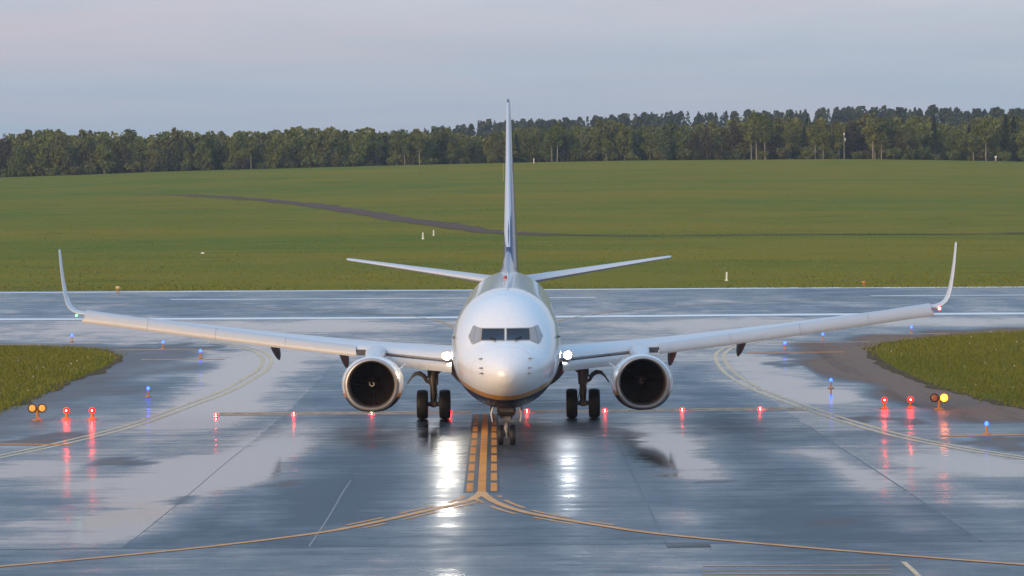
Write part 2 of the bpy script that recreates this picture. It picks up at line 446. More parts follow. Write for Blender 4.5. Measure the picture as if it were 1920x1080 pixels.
def build_apron():
    xs = frange(-420, -60, 24) + frange(-60, -34, 2) + frange(-34, 34, .5) + frange(34, 60, 2) + frange(60, 420, 24) + [420]
    ys = frange(-300, 50, 25) + frange(50, 180, .75) + frange(180, 262, 1.25) + [262, 264]
    v = []; wet = []; dry = []
    for y in ys:
        for x in xs:
            v.append((x, y, gz(x, y)))
            w = .40
            if abs(x) < 62 and y > 45:
                for cx, cy, rx, ry, a in PW:
                    q = ((x - cx) / rx) ** 2 + ((y - cy) / ry) ** 2
                    if q < 6: w += a * math.exp(-q * .9)
                w += .16 * sst(150, 165, y) - .14 * sst(205, 213, y)
            wet.append(w)
            dd = 0
            if 100 < y < 200 and 14 < abs(x) < 60:
                e = edist(left_isl if x < 0 else right_isl, x, y)
                n = noise.noise(Vector((x * .25, y * .12, 1.0)))
                side = 1.0 if x > 0 else .42
                dd = side * (1 - sst(2.4, 5.6, e + n * 3.6))
            if abs(x) < 40 and y > 60:
                for cx, cy, rx, ry in DW:
                    q = ((x - cx) / rx) ** 2 + ((y - cy) / ry) ** 2
                    if q < 4:
                        q += 2.4 * noise.noise(Vector((x * .9, y * .45, 4))) + .8 * noise.noise(Vector((x * 2.5, y * 1.2, 8))); dd = max(dd, .5 * (1 - sst(.55, 1.25, q)))
            dry.append(dd)
    nx = len(xs)
    f = [(j*nx + i, j*nx + i + 1, (j+1)*nx + i + 1, (j+1)*nx + i) for j in range(len(ys) - 1) for i in range(nx - 1)]
    o = raw('apron', v, f, M['asphalt'], smooth=True)
    for nm, dat in (('wet', wet), ('dry', dry)):
        a = o.data.attributes.new(nm, 'FLOAT', 'POINT'); a.data.foreach_set('value', dat)
    tag(o, kind='structure'); return o
build_apron()

def build_field():
    xs = frange(-1500, -220, 80) + frange(-220, 220, 5) + frange(220, 1500, 80) + [1500]
    ys = [262.0] + frange(266, 420, 6) + frange(420, 800, 9) + frange(800, 1300, 25) + frange(1300, 4200, 200) + [4200]
    v = [(x, y, tz(x, y) + (0.03 if y > 262 else -0.02)) for y in ys for x in xs]
    nx = len(xs)
    f = [(j*nx + i, j*nx + i + 1, (j+1)*nx + i + 1, (j+1)*nx + i) for j in range(len(ys) - 1) for i in range(nx - 1)]
    tag(raw('grass_hill', v, f, M['field'], smooth=True), kind='structure')
build_field()

# ground beyond the apron edges, to the horizon
def build_ground():
    v = [(-9000, -9000, -1.5), (9000, -9000, -1.5), (9000, 9000, -1.5), (-9000, 9000, -1.5)]
    tag(raw('ground', v, [(0, 1, 2, 3)], M['field']), kind='structure')
build_ground()

def island(name, poly):
    pts = poly; n = len(pts)
    cx = sum(p[0] for p in pts) / n; cy = sum(p[1] for p in pts) / n
    v = []; f = []; K = 10
    rad = [1, .985, .96] + [1 - (k + 1) / K for k in range(1, K)]
    for r in rad:
        for i, (x, y) in enumerate(pts):
            jx = noise.noise(Vector((x * .6, y * .35, 0))) * .3 if r == 1 else 0
            X, Y = cx + (x - cx) * (r) + jx, cy + (y - cy) * r + jx * 1.6
            v.append((X, Y, gz(X, Y) + (0.004 if r == 1 else .03 if r > .97 else .04 + .03 * noise.noise(Vector((X * .3, Y * .2, 5))))))
    for k in range(len(rad) - 1):
        for i in range(n):
            j = (i + 1) % n; f.append((k*n + i, k*n + j, (k+1)*n + j, (k+1)*n + i))
    f.append(tuple((len(rad) - 1)*n + i for i in range(n)))
    tag(raw(name, v, f, M['lawn'], smooth=True), kind='structure')
island('grass_island', left_isl); island('grass_island', right_isl)

def blades(name, spots, hmin, hmax, wd, mat, label):
    v = []; f = []
    for x, y, z in spots:
        h = rng.uniform(hmin, hmax); a = rng.uniform(0, 2*PI); w = wd * rng.uniform(.6, 1.4)
        dx, dy = math.cos(a) * w, math.sin(a) * w; lx, ly = rng.uniform(-.5, .5) * h, rng.uniform(-.5, .5) * h
        o = len(v)
        v += [(x - dx, y - dy, z - .02), (x + dx, y + dy, z - .02), (x + lx, y + ly, z + h)]
        f.append((o, o + 1, o + 2))
    tag(raw(name, v, f, mat), label, 'grass', kind='stuff')
sp_ = []
for poly in (left_isl, right_isl):
    x0, x1 = min(p[0] for p in poly), max(p[0] for p in poly); y0, y1 = min(p[1] for p in poly), max(p[1] for p in poly)
    n = 0
    while n < 26000:
        x, y = rng.uniform(max(x0, -34), min(x1, 34)), rng.uniform(y0, y1)
        if abs(x) > y * .165: continue
        if inside(poly, x, y) or edist(poly, x, y) < .5 * abs(rng.gauss(0, 1)):
            e = edist(poly, x, y)
            if e < 1.0 and rng.random() < .45: n += 1; continue
            sp_.append((x, y, gz(x, y) + .06)); n += 1
blades('grass_blades', sp_, .04, .14, .03, M['blade'], 'short wet grass blades covering the two grass islands beside the taxiway')
M['petal'] = plain('petal', (.62, .62, .55), .7)
fl = []
for poly in (left_isl, right_isl):
    k = 0
    while k < 70:
        x, y = rng.uniform(-30, 30), rng.uniform(130, 190)
        if inside(poly, x, y): fl.append((x, y, gz(x, y) + .14)); k += 1
blades('flowers', fl, .03, .06, .03, M['petal'], 'tiny pale flowers scattered over the two grass islands')
sp_ = []
for _ in range(45000):
    y = 263 + 480 * rng.random() ** 1.6; x = rng.uniform(-.165, .165) * y
    k = noise.noise(Vector((x * .05, y * .03, 2)))
    if rng.random() < .55 + k: sp_.append((x, y, tz(x, y) + .03))
blades('meadow_tufts', sp_, .05, .15, .10, M['tuft'], 'uneven meadow grass tufts covering the hill behind the runway')

def crom(P, step=1.2):
    P = [Vector((p[0], p[1])) for p in P]; out = []
    for i in range(len(P) - 1):
        p0 = P[i-1] if i else P[0]*2 - P[1]; p1, p2 = P[i], P[i+1]; p3 = P[i+2] if i + 2 < len(P) else P[-1]*2 - P[-2]
        n = max(2, int((p2 - p1).length / step))
        for k in range(n):
            t = k / n
            out.append(0.5 * ((2*p1) + (-p0 + p2)*t + (2*p0 - 5*p1 + 4*p2 - p3)*t*t + (-p0 + 3*p1 - 3*p2 + p3)*t**3))
    out.append(P[-1]); return out
def strip(mb, P, w, dz, mi=0, off=0.0, fn=G, jit=0.0):
    vs = []
    for i, p in enumerate(P):
        t = (P[min(i+1, len(P)-1)] - P[max(i-1, 0)]).normalized(); n = Vector((-t.y, t.x))
        for s in (-.5, .5):
            q = p + n * (off + s * w * (1 + jit * noise.noise(Vector((p.x * .35 + s * 9, p.y * .35, 2))))); vs.append((q.x, q.y, fn(q.x, q.y) + dz))
    mb.add(vs, [(2*i, 2*i + 1, 2*i + 3, 2*i + 2) for i in range(len(P) - 1)], mi)
def ribbon(name, pix, w, mat, dz=.006, off=0.0, step=1.2, world=False, fn=G, jit=0.0):
    mb = MB(); strip(mb, crom([(p if world else gp(*p).to_2d()) for p in pix], step), w, dz, 0, off, fn, jit)
    o = mb.build(name, mat, smooth=False); tag(o, kind='structure'); return o

def verge(poly, a, b, w, mat, name, seed):
    P = [Vector(p) for p in poly]; sel = [p for p in P if a(p)]
    mb = MB(); strip(mb, sel, w, .012, 0, 0, G, 1.4); o = mb.build(name, mat, smooth=False); tag(o, kind='structure')
n = len(left_isl)
verge(left_isl[int(n*.30):int(n*.82)], lambda p: True, None, .22, M['markedge'], 'verge_edge', 1)
n = len(right_isl)
verge(right_isl[int(n*.22):int(n*.86)], lambda p: True, None, 1.1, M['soil'], 'verge_soil', 2)
verge(left_isl[int(n*.14):int(n*.80)], lambda p: True, None, .9, M['soil'], 'verge_soil', 2)

# dirt track over the hill
ribbon('dirt_track', [(335, 366), (430, 371), (520, 378), (600, 387), (690, 401), (780, 415), (860, 427), (940, 437), (1040, 441)], 4.6, M['track'], .09, step=4, jit=.8)
ribbon('dirt_track', [(1040, 441), (1180, 443), (1350, 442), (1600, 440), (1980, 437)], 1.9, M['track'], .10, step=4, jit=1.2)
ribbon('dirt_track', [(250, 366), (300, 365), (338, 366)], 2.0, M['track'], .08, step=2, jit=1.6)

# runway paint
def row(py_l, py_r, D): pass
ribbon('runway_edge_line', [(-150, 599), (300, 598), (960, 594.5), (1500, 590), (2080, 587)], 1.9, M['markwhite'], .006, step=4)
ribbon('runway_edge_line', [(-150, 550), (300, 547), (960, 543.5), (1500, 540), (2080, 537)], 3.0, M['markwhite'], .006, step=4)
for a, b in ((-520, -210), (320, 1116), (1632, 2400)):
    ribbon('runway_centerline', [(a, 562 - (a - 320) * .0055), ((a + b) / 2, 562 - ((a + b) / 2 - 320) * .0055), (b, 562 - (b - 320) * .0055)], 1.2, M['markwhite'], .006, step=4)
ribbon('lead_off_line', [(140, 568), (420, 574), (620, 583), (760, 592), (830, 604), (860, 622)], .22, M['markpale'], .010)
ribbon('lead_off_line', [(1700, 556), (1450, 565), (1250, 576), (1120, 588), (1040, 604), (1010, 622)], .22, M['markpale'], .010)

# pavement joints
for x, mt, w, y1 in ((-9.0, 'seamdark', .02, 110), (-4.72, 'seam', .04, 96), (3.5, 'seamdark', .05, 140), (10.75, 'seamdark', .04, 120)):
    ribbon('pavement_joint', [(x, 76), (x + .02, 76 + (y1 - 76) * .4), (x - .02, 76 + (y1 - 76) * .8), (x, y1)], w, M[mt], .004, world=True)
ribbon('pavement_joint', [(-45, 75.6), (0, 76), (45, 76.2)], .12, M['seamdark'], .004, world=True)

# taxi centre line: black border, solid line, dashes either side, then the fork
TX0 = gp(910, 776).to_2d(); TX1 = gp(903, 924).to_2d()
ribbon('centerline_border', [TX0, TX1], 1.02, M['markblack'], .004, world=True)
fork = [TX0, TX0.lerp(TX1, .5), TX1]
ribbon('taxiway_centerline', fork, .225, M['mark'], .008, world=True)
for k in range(2):
    i = 0; n = 10
    d = (TX1 - TX0); ln = d.length; u = d / ln; nn = Vector((-u.y, u.x)) * (.34 if k else -.34)
    mb = MB()
    for i in range(n):
        a = TX0 + u * (ln * (i + .10) / n) + nn; b = TX0 + u * (ln * (i + .88) / n) + nn
        strip(mb, [a, a.lerp(b, .5), b], .18, .008)
    tag(mb.build('centerline_dashes', M['mark'], smooth=False), kind='structure')
TL = [(903, 922), (893, 932), (868, 942), (800, 958), (720, 976), (620, 996), (480, 1015), (300, 1035), (120, 1052), (-120, 1073)]
TR = [(903, 922), (914, 933), (938, 946), (985, 961), (1060, 975), (1140, 988), (1240, 1002), (1440, 1021), (1680, 1041), (1920, 1059), (2100, 1071)]
ribbon('taxiway_turn_line', TL, .24, M['markturn'], .010, step=.6)
ribbon('taxiway_turn_line', TR, .24, M['markturn'], .012, step=.6)
def subpath(pix, a, b):
    P = crom([gp(*p).to_2d() for p in pix], .4)
    cut = [p for p in P if a <= p.x <= b] if a < b else []
    return cut
for pix, sgn in ((TL, -1), (TR, 1)):
    P = crom([gp(*p).to_2d() for p in pix], .25)
    mb = MB(); acc = 0; seg = []; on = True; lastp = None
    for side in (-1, 1):
        acc = 1.7 if side > 0 else 0; seg = []
        for i in range(6, len(P)):
            l = (P[i] - P[i-1]).length; acc += l
            if math.hypot(P[i].x - TX1.x, P[i].y - TX1.y) > 11 or acc > 60: break
            if (acc % 3.4) < 2.7: seg.append(P[i])
            else:
                if len(seg) > 2: strip(mb, seg, .12, .008, off=side * .36)
                seg = []
        if len(seg) > 2: strip(mb, seg, .12, .008, off=side * .36)
    tag(mb.build('turn_line_dashes', M['markturn'], smooth=False), kind='structure')
for y0, y1, mt in ((1062, 1060, 'markpale'), (1070, 1068, 'markpale'), (1077, 1076, 'markpale')):
    ribbon('stand_line', [(1318, y0), (1500, (y0 + y1) / 2), (1672, y1)], .12, M[mt], .006)
ribbon('stand_line', [(1694, 1054), (1712, 1070), (1730, 1088)], .12, M['markedge'], .008)

# holding position ladder under the aircraft
def ladder(x0, y0, x1, y1):
    a, b = gp(x0, y0).to_2d(), gp(x1, y1).to_2d(); mb = MB()
    n = (b - a).normalized(); q = Vector((-n.y, n.x))
    for o in (-.55, .55): strip(mb, [a + q*o, a.lerp(b, .5) + q*o, b + q*o], .8, .006)
    k = int((b - a).length / 1.5)
    for i in range(k + 1):
        for s in (-.3, .3):
            c = a.lerp(b, (i + .5) / (k + 1)) + n * s
            strip(mb, [c - q*.15, c + q*.15], .3, .006)
    tag(mb.build('holding_position_marking', M['markpale'], smooth=False), kind='structure')
ladder(410, 776.5, 884, 773); ladder(930, 772, 1515, 766.5)
# taxiway edge double lines and shoulder stripes
EL = [(380, 640), (440, 648), (482, 658), (500, 672), (495, 690), (470, 708), (420, 735), (340, 765), (240, 800), (120, 830), (0, 856), (-160, 884)]
ER = [(1420, 640), (1375, 649), (1352, 662), (1352, 678), (1372, 702), (1425, 732), (1500, 760), (1600, 793), (1700, 820), (1820, 843), (1930, 860), (2100, 884)]
for E in (EL, ER):
    for o in (-.22, .22): ribbon('taxiway_edge_line', E, .20, M['markedge'], .006, off=o, step=.7)
for pts, mt in (([(-120, 833.5), (0, 833), (135, 834)], 'mark'), ([(1765, 818), (1850, 816.5), (2050, 813)], 'mark'), ([(215, 656), (300, 655.5), (400, 655)], 'markpale'),
            ([(265, 674.5), (340, 674), (420, 674)], 'markpale'), ([(0, 646.5), (100, 645.5), (190, 644)], 'markpale'),
            ([(1400, 662), (1500, 661), (1583, 660)], 'mark'), ([(1440, 643), (1540, 642), (1630, 641)], 'markpale'), ([(1640, 627), (1720, 626), (1778, 626)], 'markpale')):
    ribbon('shoulder_stripe', pts, .55, M[mt], .008)
# a dark service pit cover
a = gp(1290, 1022)
mb = MB(); mb.box((a.x, a.y, .006), (1.0, 1.05, .012)); tag(mb.build('pit_cover', M['darkgrey']), 'dark rectangular pit cover flush in the wet apron near the right turn line', 'pit cover')

# ------------------------------------------------------------------ airliner
NOSE_Y = 107.0; S0 = 19.6
air = empty('airliner', (-0.175, NOSE_Y + S0, 0), math.radians(-.17))
tag(air, 'white twin-engine jet airliner with navy belly and gold stripe, on the wet taxiway', 'airplane')
PT = .0105
def P_(x, s, z): return Vector((x, s - S0, z + PT * (s - S0)))
# fuselage
FT = dict(
 hw=[(0, 0), (.06, .22), (.2, .40), (.5, .67), (1, .98), (1.6, 1.25), (2.2, 1.44), (3, 1.62), (4, 1.75), (5, 1.82), (6.2, 1.87), (7.5, 1.88), (25, 1.88), (28, 1.80), (31, 1.55), (34, 1.12), (37, .58), (38.6, .25), (39.3, .12)],
 top=[(0, 2.72), (.06, 2.93), (.2, 3.07), (.5, 3.26), (1, 3.49), (1.5, 3.67), (1.9, 3.79), (2.2, 3.93), (2.6, 4.20), (3.0, 4.47), (3.5, 4.74), (4.2, 5.0), (5, 5.18), (6.2, 5.31), (7.5, 5.36), (30, 5.36), (34, 5.30), (37, 5.12), (38.6, 4.95), (39.3, 4.85)],
 bot=[(0, 2.72), (.06, 2.51), (.2, 2.34), (.5, 2.11), (1, 1.88), (1.6, 1.69), (2.4, 1.54), (3.5, 1.43), (5, 1.37), (7, 1.35), (24.5, 1.35), (27, 1.55), (30, 2.15), (34, 3.25), (37, 4.05), (38.6, 4.45), (39.3, 4.6)],
 zc=[(0, 2.72), (1, 2.80), (2, 2.90), (4, 3.12), (7, 3.40), (9, 3.48), (25, 3.48), (30, 3.9), (34, 4.3), (39.3, 4.72)])
def ring(s, n=72):
    hw, zt, zb, zc = (pchip(FT[k], s) for k in ('hw', 'top', 'bot', 'zc'))
    out = []
    for k in range(n):
        a = 2*PI*k/n; c = math.cos(a)
        out.append(P_(hw * math.sin(a), s, zc + (zt - zc) * c if c > 0 else zc + (zc - zb) * c))
    return out
ss = [.0015, .02, .06, .12] + frange(.2, 2, .1) + frange(2, 8, .2) + frange(8, 25, 1.0) + frange(25, 39.3, .5) + [39.3]
mb = MB(); mb.loft([ring(s) for s in ss], True, True, True)
fus = mb.build('fuselage', M['body'], air, angle=60)
bvh = BVHTree.FromPolygons([Vector(v) for v in mb.v], mb.f)
def front(x, z, off=.0):
    """point on the nose seen from the front at (x, z above ground)"""
    h = bvh.ray_cast(Vector((x, -30, z)), Vector((0, 1, 0)))
    p, n = h[0], h[1]
    if n.y > 0: n = -n
    return p + n * off
def pane(name, quad, off, mat, n=10):
    """quad of front-view corners (x, z), laid on the nose skin"""
    mb = MB(); vs = []
    q = [Vector(c) for c in quad]
    for i in range(n + 1):
        for j in range(n + 1):
            u, v = i / n, j / n
            p = (q[0]*(1-u) + q[1]*u)*(1-v) + (q[3]*(1-u) + q[2]*u)*v
            vs.append(front(p.x, p.y, off))
    top = [(i*(n+1)+j, i*(n+1)+j+1, (i+1)*(n+1)+j+1, (i+1)*(n+1)+j) for i in range(n) for j in range(n)]
    mb.add(vs, top); return mb.build(name, mat, fus)
ZU, ZL = 3.955, 3.600
def mirror(q): return [(-x, z) for x, z in q]
front_q = [(.045, ZL), (.80, ZL), (.775, ZU), (.045, ZU)]
side1 = [(.845, ZL - .01), (1.075, ZL - .13), (.965, ZU + .035), (.815, ZU - .005)]
side2 = [(1.10, ZL - .11), (1.21, ZL + .14), (1.09, ZU + .075), (.99, ZU + .045)]
def grow(q, g):
    cx = sum(p[0] for p in q) / 4; cz = sum(p[1] for p in q) / 4
    return [(x + (g if x > cx else -g), z + (g if z > cz else -g)) for x, z in q]
for sgn in (1, -1):
    for q, mt in ((front_q, 'glass'), (side1, 'skyglass'), (side2, 'skyglass')):
        qq = q if sgn > 0 else mirror(q)
        pane('cockpit_window_frame', grow(qq, .03), .004, M['seal'])
        pane('cockpit_window', qq, .010, M[mt])
    a = front(sgn * .32, ZL - .07, .03); b = front(sgn * .52, ZL + .10, .03)
    mb = MB(); mb.tube([a, (a + b) / 2, b], .012, 8); mb.tube([b, front(sgn * .30, ZL + .02, .03)], .010, 8); mb.build('wiper', M['black'], fus)
    for x, z in ((.76, 3.03), (.745, 2.74), (.735, 2.57)):
        a = front(sgn * x, z, 0); mb = MB(); mb.tube([a, a + Vector((sgn * .10, -.02, 0)), a + Vector((sgn * .12, -.16, -.01))], [.03, .018, .010], 8)
        mb.build('pitot_probe', M['grey'], fus)
    mb = MB(); a = Vector((sgn * 1.74, 4.6 - S0, 3.62)); mb.tube([a, a + Vector((sgn*.09, .05, 0))], [.05, .03], 8); mb.build('angle_of_attack_vane', M['grey'], fus)
# beacon, blade antenna, crown seam
mb = MB(); mb.lathe([(.07, 0), (.07, .04), (.05, .10), (.01, .13)], P_(-.07, 19.5, 5.35)); mb.build('beacon', plain('beacon_red', (.35, .03, .02), .3), fus)
def blade_ant(x, s, z, h, c):
    mb = MB(); mb.loft([[P_(x - .015, s, z), P_(x - .015, s + c, z), P_(x + .015, s + c, z), P_(x + .015, s, z)],
                        [P_(x - .008, s + c*.5, z + h), P_(x - .008, s + c, z + h), P_(x + .008, s + c, z + h), P_(x + .008, s + c*.5, z + h)]], True, True, True)
    mb.build('antenna', M['wing'], fus, smooth=False)
blade_ant(0, 8.2, 5.33, .30, .4); blade_ant(0, 20, 5.34, .28, .4); blade_ant(-.12, 12.2, 5.34, .10, .5)
# wing-body fairing
mb = MB(); rs = []
for s, hw, zt, zb in ((12.4, 1.0, 2.5, 1.50), (13.0, 1.80, 2.6, 1.36), (13.8, 2.12, 2.7, 1.26), (15, 2.2, 2.75, 1.2), (18, 2.2, 2.75, 1.2), (21, 1.98, 2.6, 1.22), (23, 1.4, 2.3, 1.32), (24, .7, 2.0, 1.4)):
    zc = zt - .38
    rs.append([P_(hw * math.sin(a), s, zc + ((zt - zc) if math.cos(a) > 0 else (zc - zb)) * math.cos(a)) for a in [2*PI*k/40 for k in range(40)]])
mb.loft(rs, True, True, True); mb.build('wing_fairing', M['darkgrey'], air)

# wings
LE = [(1.2, 12.95), (1.9, 13.4), (3.0, 14.15), (4.9, 15.45), (16.5, 21.75)]
TE = [(1.2, 20.9), (5.8, 21.35), (16.5, 23.45)]
ZLE = [(1.2, 2.52), (1.9, 2.58), (4.9, 2.80), (10, 3.30), (16.5, 4.03)]
TC = [(1.2, .085), (4.9, .078), (9, .074), (16.5, .085)]
def foil(c, t, n=14):
    """unit section: list of (chordwise, normal) going round"""
    out = []
    def th(u): return 5 * t * c * (.2969 * u**.5 - .126*u - .3516*u*u + .2843*u**3 - .1036*u**4)
    us = [(1 - math.cos(PI * k / n)) / 2 for k in range(n + 1)]
    for u in us[::-1]: out.append((u * c, th(u) * 1.1 + .012 * c * math.sin(PI * u)))
    for u in us[1:-1]: out.append((u * c, -th(u) * .9 + .012 * c * math.sin(PI * u)))
    return out
def section(x, sle, z, c, t, phi, inc, sg):
    cp, sp = math.cos(phi), math.sin(phi)
    out = []
    for u, w in foil(c, t):
        w2 = w - u * math.sin(inc)
        out.append(P_(sg * (x - sp * w2), sle + u, z + cp * w2))
    return out
for sg in (-1, 1):
    mb = MB(); rs = []
    for x in [1.2, 1.9, 2.6, 3.3, 4.1, 4.9, 5.8, 7, 8.5, 10, 12, 14, 15.5, 16.5]:
        sl = interp(LE, x); c = interp(TE, x) - sl
        rs.append(section(x, sl, pchip(ZLE, x), c, interp(TC, x), math.radians(6), math.radians(interp([(1.2, 1.0), (16.5, -.2)], x)), sg))
    mb.loft(rs, True, True, True); wing = mb.build('wing', M['wing'], air)
    # winglet
    mb = MB(); rs = []
    path = [(16.5, 4.03, 21.75, 1.70, 6), (16.75, 4.06, 21.9, 1.62, 9), (16.98, 4.13, 22.04, 1.52, 24), (17.16, 4.26, 22.2, 1.40, 44), (17.29, 4.45, 22.4, 1.28, 62), (17.40, 4.75, 22.62, 1.15, 75), (17.52, 5.25, 22.95, .98, 81), (17.62, 5.75, 23.26, .82, 82), (17.74, 6.48, 23.72, .58, 82), (17.755, 6.55, 23.85, .36, 82)]
    for x, z, s, c, ph in path: rs.append(section(x, s, z, c, .085, math.radians(ph), 0, sg))
    mb.loft(rs, True, True, True); mb.build('winglet', M['wing'], wing)
    # slats on the outer wing
    prof = [(.42, .175), (.22, .165), (.02, .115), (-.13, .03), (-.22, -.08), (-.25, -.19), (-.225, -.27), (-.19, -.27), (-.19, -.19), (-.14, -.08), (-.03, .03), (.42, .145)]
    edges = [5.62, 8.35, 11.1, 13.85, 16.45]
    for a, b in zip(edges, edges[1:]):
        mb = MB(); rs = []
        for k in range(5):
            x = a + .005 + (b - a - .010) * k / 4; kk = interp([(5, .86), (8, .93), (12, 1.0), (16.5, 1.08)], x)
            off = (.10 if b > 16 and k == 4 else 0)
            rs.append([P_(sg * (x + (off if w < -.1 else 0)), interp(LE, x) + u * kk - .04, pchip(ZLE, x) - .015 + w * kk) for u, w in prof])
        mb.loft(rs, True, True, True); mb.build('slat', M['slat'], wing, angle=50)
    mb = MB(); mb.box(P_(sg * 5.42, interp(LE, 5.42) + .02, pchip(ZLE, 5.42) - .08), (.34, .30, .20), b=.02); mb.build('slat_gap_shade', M['darkgrey'], wing)  # solid dark block standing in for the shaded gap beside the pylon
    # krueger panel by the root, hanging forward of the leading edge
    mb = MB(); rs = []
    for k in range(5):
        x = 2.02 + (4.25 - 2.02) * k / 4; sl = interp(LE, x); z = pchip(ZLE, x)
        rs.append([P_(sg * x, sl + u, z + w) for u, w in ((.02, -.13), (-.14, -.11), (-.30, -.11), (-.40, -.17), (-.43, -.28), (-.40, -.46), (-.36, -.46), (-.36, -.28), (-.30, -.17), (-.06, -.16), (.02, -.16))])
    mb.loft(rs, True, True, True); mb.build('krueger_flap', M['slat'], wing, angle=50)
    # canoe fairings under the trailing edge, drooped
    for xf in (6.36, 9.15):
        mb = MB(); rs = []; zt = pchip(ZLE, xf) - .12
        for t in [0, .08, .2, .35, .5, .65, .8, .9, .97, 1]:
            s = 18.9 + (xf - 6.36) * .55 + 4.6 * t; r = .17 * (math.sin(PI * min(1, t * .93 + .07)) ** .55 if t < 1 else .06)
            z = zt - .05 - .98 * t ** 1.5
            rs.append([P_(sg * xf + r * math.sin(a), s, z + 1.5 * r * math.cos(a)) for a in [2*PI*k/16 for k in range(16)]])
        mb.loft(rs, True, True, True); mb.build('flap_track_fairing', M['darkgrey'], wing)
    # lamps
    mb = MB(); c = P_(sg * 16.82, 21.93, 3.99); mb.lathe([(.01, -.06), (.045, -.04), (.055, 0), (.045, .05)], c, 'Y', 12)
    mb.build('navigation_light', M['navred' if sg > 0 else 'navgreen'], wing)
    c = P_(sg * 2.20, 13.22, 2.72)
    mb = MB(); mb.lathe([(.20, .14), (.20, -.01), (.17, -.015), (.165, .0)], c, 'Y', 24); mb.build('landing_light_housing', M['metal'], wing)
    mb = MB(); mb.lathe([(.005, -.035), (.06, -.03), (.10, -.012), (.135, .0)], c, 'Y', 24); mb.build('landing_light', M['landing' if sg < 0 else 'landingb'], wing)
    # engine
    ex, ez, e0 = sg * 4.86, 1.80, 11.35
    def nring(s, w, t, b, n=56):
        out = []
        for k in range(n):
            a = 2*PI*k/n; c, si = math.cos(a), math.sin(a)
            if c < 0: si = math.copysign(abs(si) ** .86, si)
            out.append(P_(ex + w * si, s, ez + (t if c > 0 else b) * c))
        return out
    mb = MB(); mb.loft([nring(e0 + a, w, t, b) for a, w, t, b in ((.10, .985, .955, .945), (.25, 1.035, .975, .985), (.5, 1.08, .985, 1.01), (.9, 1.115, .985, 1.02), (1.6, 1.115, .97, 1.01), (2.4, 1.06, .93, .96), (3.2, .95, .86, .86), (3.9, .82, .76, .76), (4.0, .72, .70, .70))])
    mb.loft([nring(e0 + a, r, r, r) for a, r in ((3.9, .60), (4.4, .52), (5.0, .40), (5.05, .02))])
    eng = mb.build('engine', M['nacelle'], air)
    mb = MB(); mb.loft([nring(e0 + a, w, t, b) for a, w, t, b in ((.10, .988, .958, .948), (.04, .96, .935, .925), (.0, .915, .90, .885), (-.005, .885, .875, .86), (.02, .855, .85, .835), (.08, .832, .832, .82), (.16, .815, .815, .81))])
    mb.build('inlet_lip', M['lip'], eng)
    mb = MB(); mb.loft([nring(e0 + a, r, r, r) for a, r in ((.155, .815), (.35, .80), (.7, .79), (1.05, .79), (1.3, .79), (1.31, .02))]); mb.build('inlet_duct', M['duct'], eng)
    mb = MB()
    for k in range(24):
        a = 2*PI*k/24; rs = []
        for r, tw, cw in ((.20, .35, .16), (.4, .7, .19), (.6, .95, .21), (.775, 1.1, .22)):
            ca, sa = math.cos(a), math.sin(a); q = []
            for u, th in ((-.5, .004), (0, .012), (.5, .004), (.5, -.004), (0, -.012), (-.5, -.004)):
                d = u * cw; tx = d * math.sin(tw) + th * math.cos(tw); ds = d * math.cos(tw) - th * math.sin(tw)
                q.append(P_(ex + r * sa + tx * ca, e0 + 1.12 + ds, ez + r * ca - tx * sa))
            rs.append(q)
        mb.loft(rs, True, True, True)
    mb.build('fan', M['fan'], eng)
    mb = MB(); mb.lathe([(.005, 0), (.04, .03), (.09, .09), (.15, .19), (.20, .30), (.21, .40)], P_(ex, e0 + .72, ez), 'Y', 28); sp0 = mb.build('spinner', M['fan'], eng)
    mb = MB(); pts = []
    for k in range(22):
        a = 2*PI*k/21 * .85 + (0 if sg < 0 else 2.0); t = k / 21; r = .035 + .085 * t
        pts.append(P_(ex + r * math.sin(a), e0 + .72 + .085 * (r / .09) - .012, ez + r * math.cos(a)))
    mb.tube(pts, [.006 + .014 * math.sin(PI * k / 21) for k in range(22)], 6); mb.build('spinner_swirl', M['gearwhite' if sg < 0 else 'duct'], eng)
    # pylon
    mb = MB(); rs = []
    for s, w, zt, zb in ((12.2, .14, 2.77, 2.60), (13.0, .28, 2.83, 2.6), (14.0, .34, 2.90, 2.55), (15.2, .36, 2.97, 2.4), (16.5, .30, 3.0, 2.3), (18, .08, 2.95, 2.4)):
        rs.append([P_(ex + a * w, s, z) for a, z in ((-1, zb), (-1, zt - .08), (-.6, zt), (.6, zt), (1, zt - .08), (1, zb))])
    mb.loft(rs, True, True, True); mb.build('pylon', M['wing'], eng, angle=60)
    # strake on the inboard shoulder
    ix = -sg; a = P_(ex + ix * .93, 12.6, 2.28); mb = MB(); o = Vector((ix * .22, 0, .17))
    t_ = Vector((-ix * .012, 0, .014))
    mb.loft([[a + t_, a - t_, a - t_ + Vector((0, 1.2, 0)), a + t_ + Vector((0, 1.2, 0))], [a + o + t_*.6 + Vector((0, .5, 0)), a + o - t_*.6 + Vector((0, .5, 0)), a + o - t_*.6 + Vector((0, 1.1, 0)), a + o + t_*.6 + Vector((0, 1.1, 0))]], True, True, True)
    mb.build('strake', M['wing'], eng, smooth=False)
    # main gear (stands on the ground: no body pitch)
    gx = sg * 2.86
    def g(x, y, z): return Vector((gx + sg * x, y, z))
    mb = MB(); mb.tube([g(0, 0, 2.75), g(0, 0, 1.75), g(0, 0, 1.30)], [.20, .195, .18], 16); mb.tube([g(0, 0, 1.30), g(0, 0, .5)], [.13, .12], 16)
    mb.tube([g(-.36, 0, .565), g(.36, 0, .565)], .085, 14); mb.box(g(0, -.02, .60), (.26, .28, .30), b=.05)
    mb.tube([g(0, -.17, 1.35), g(0, -.34, .98), g(0, -.15, .66)], [.05, .04, .05], 8)
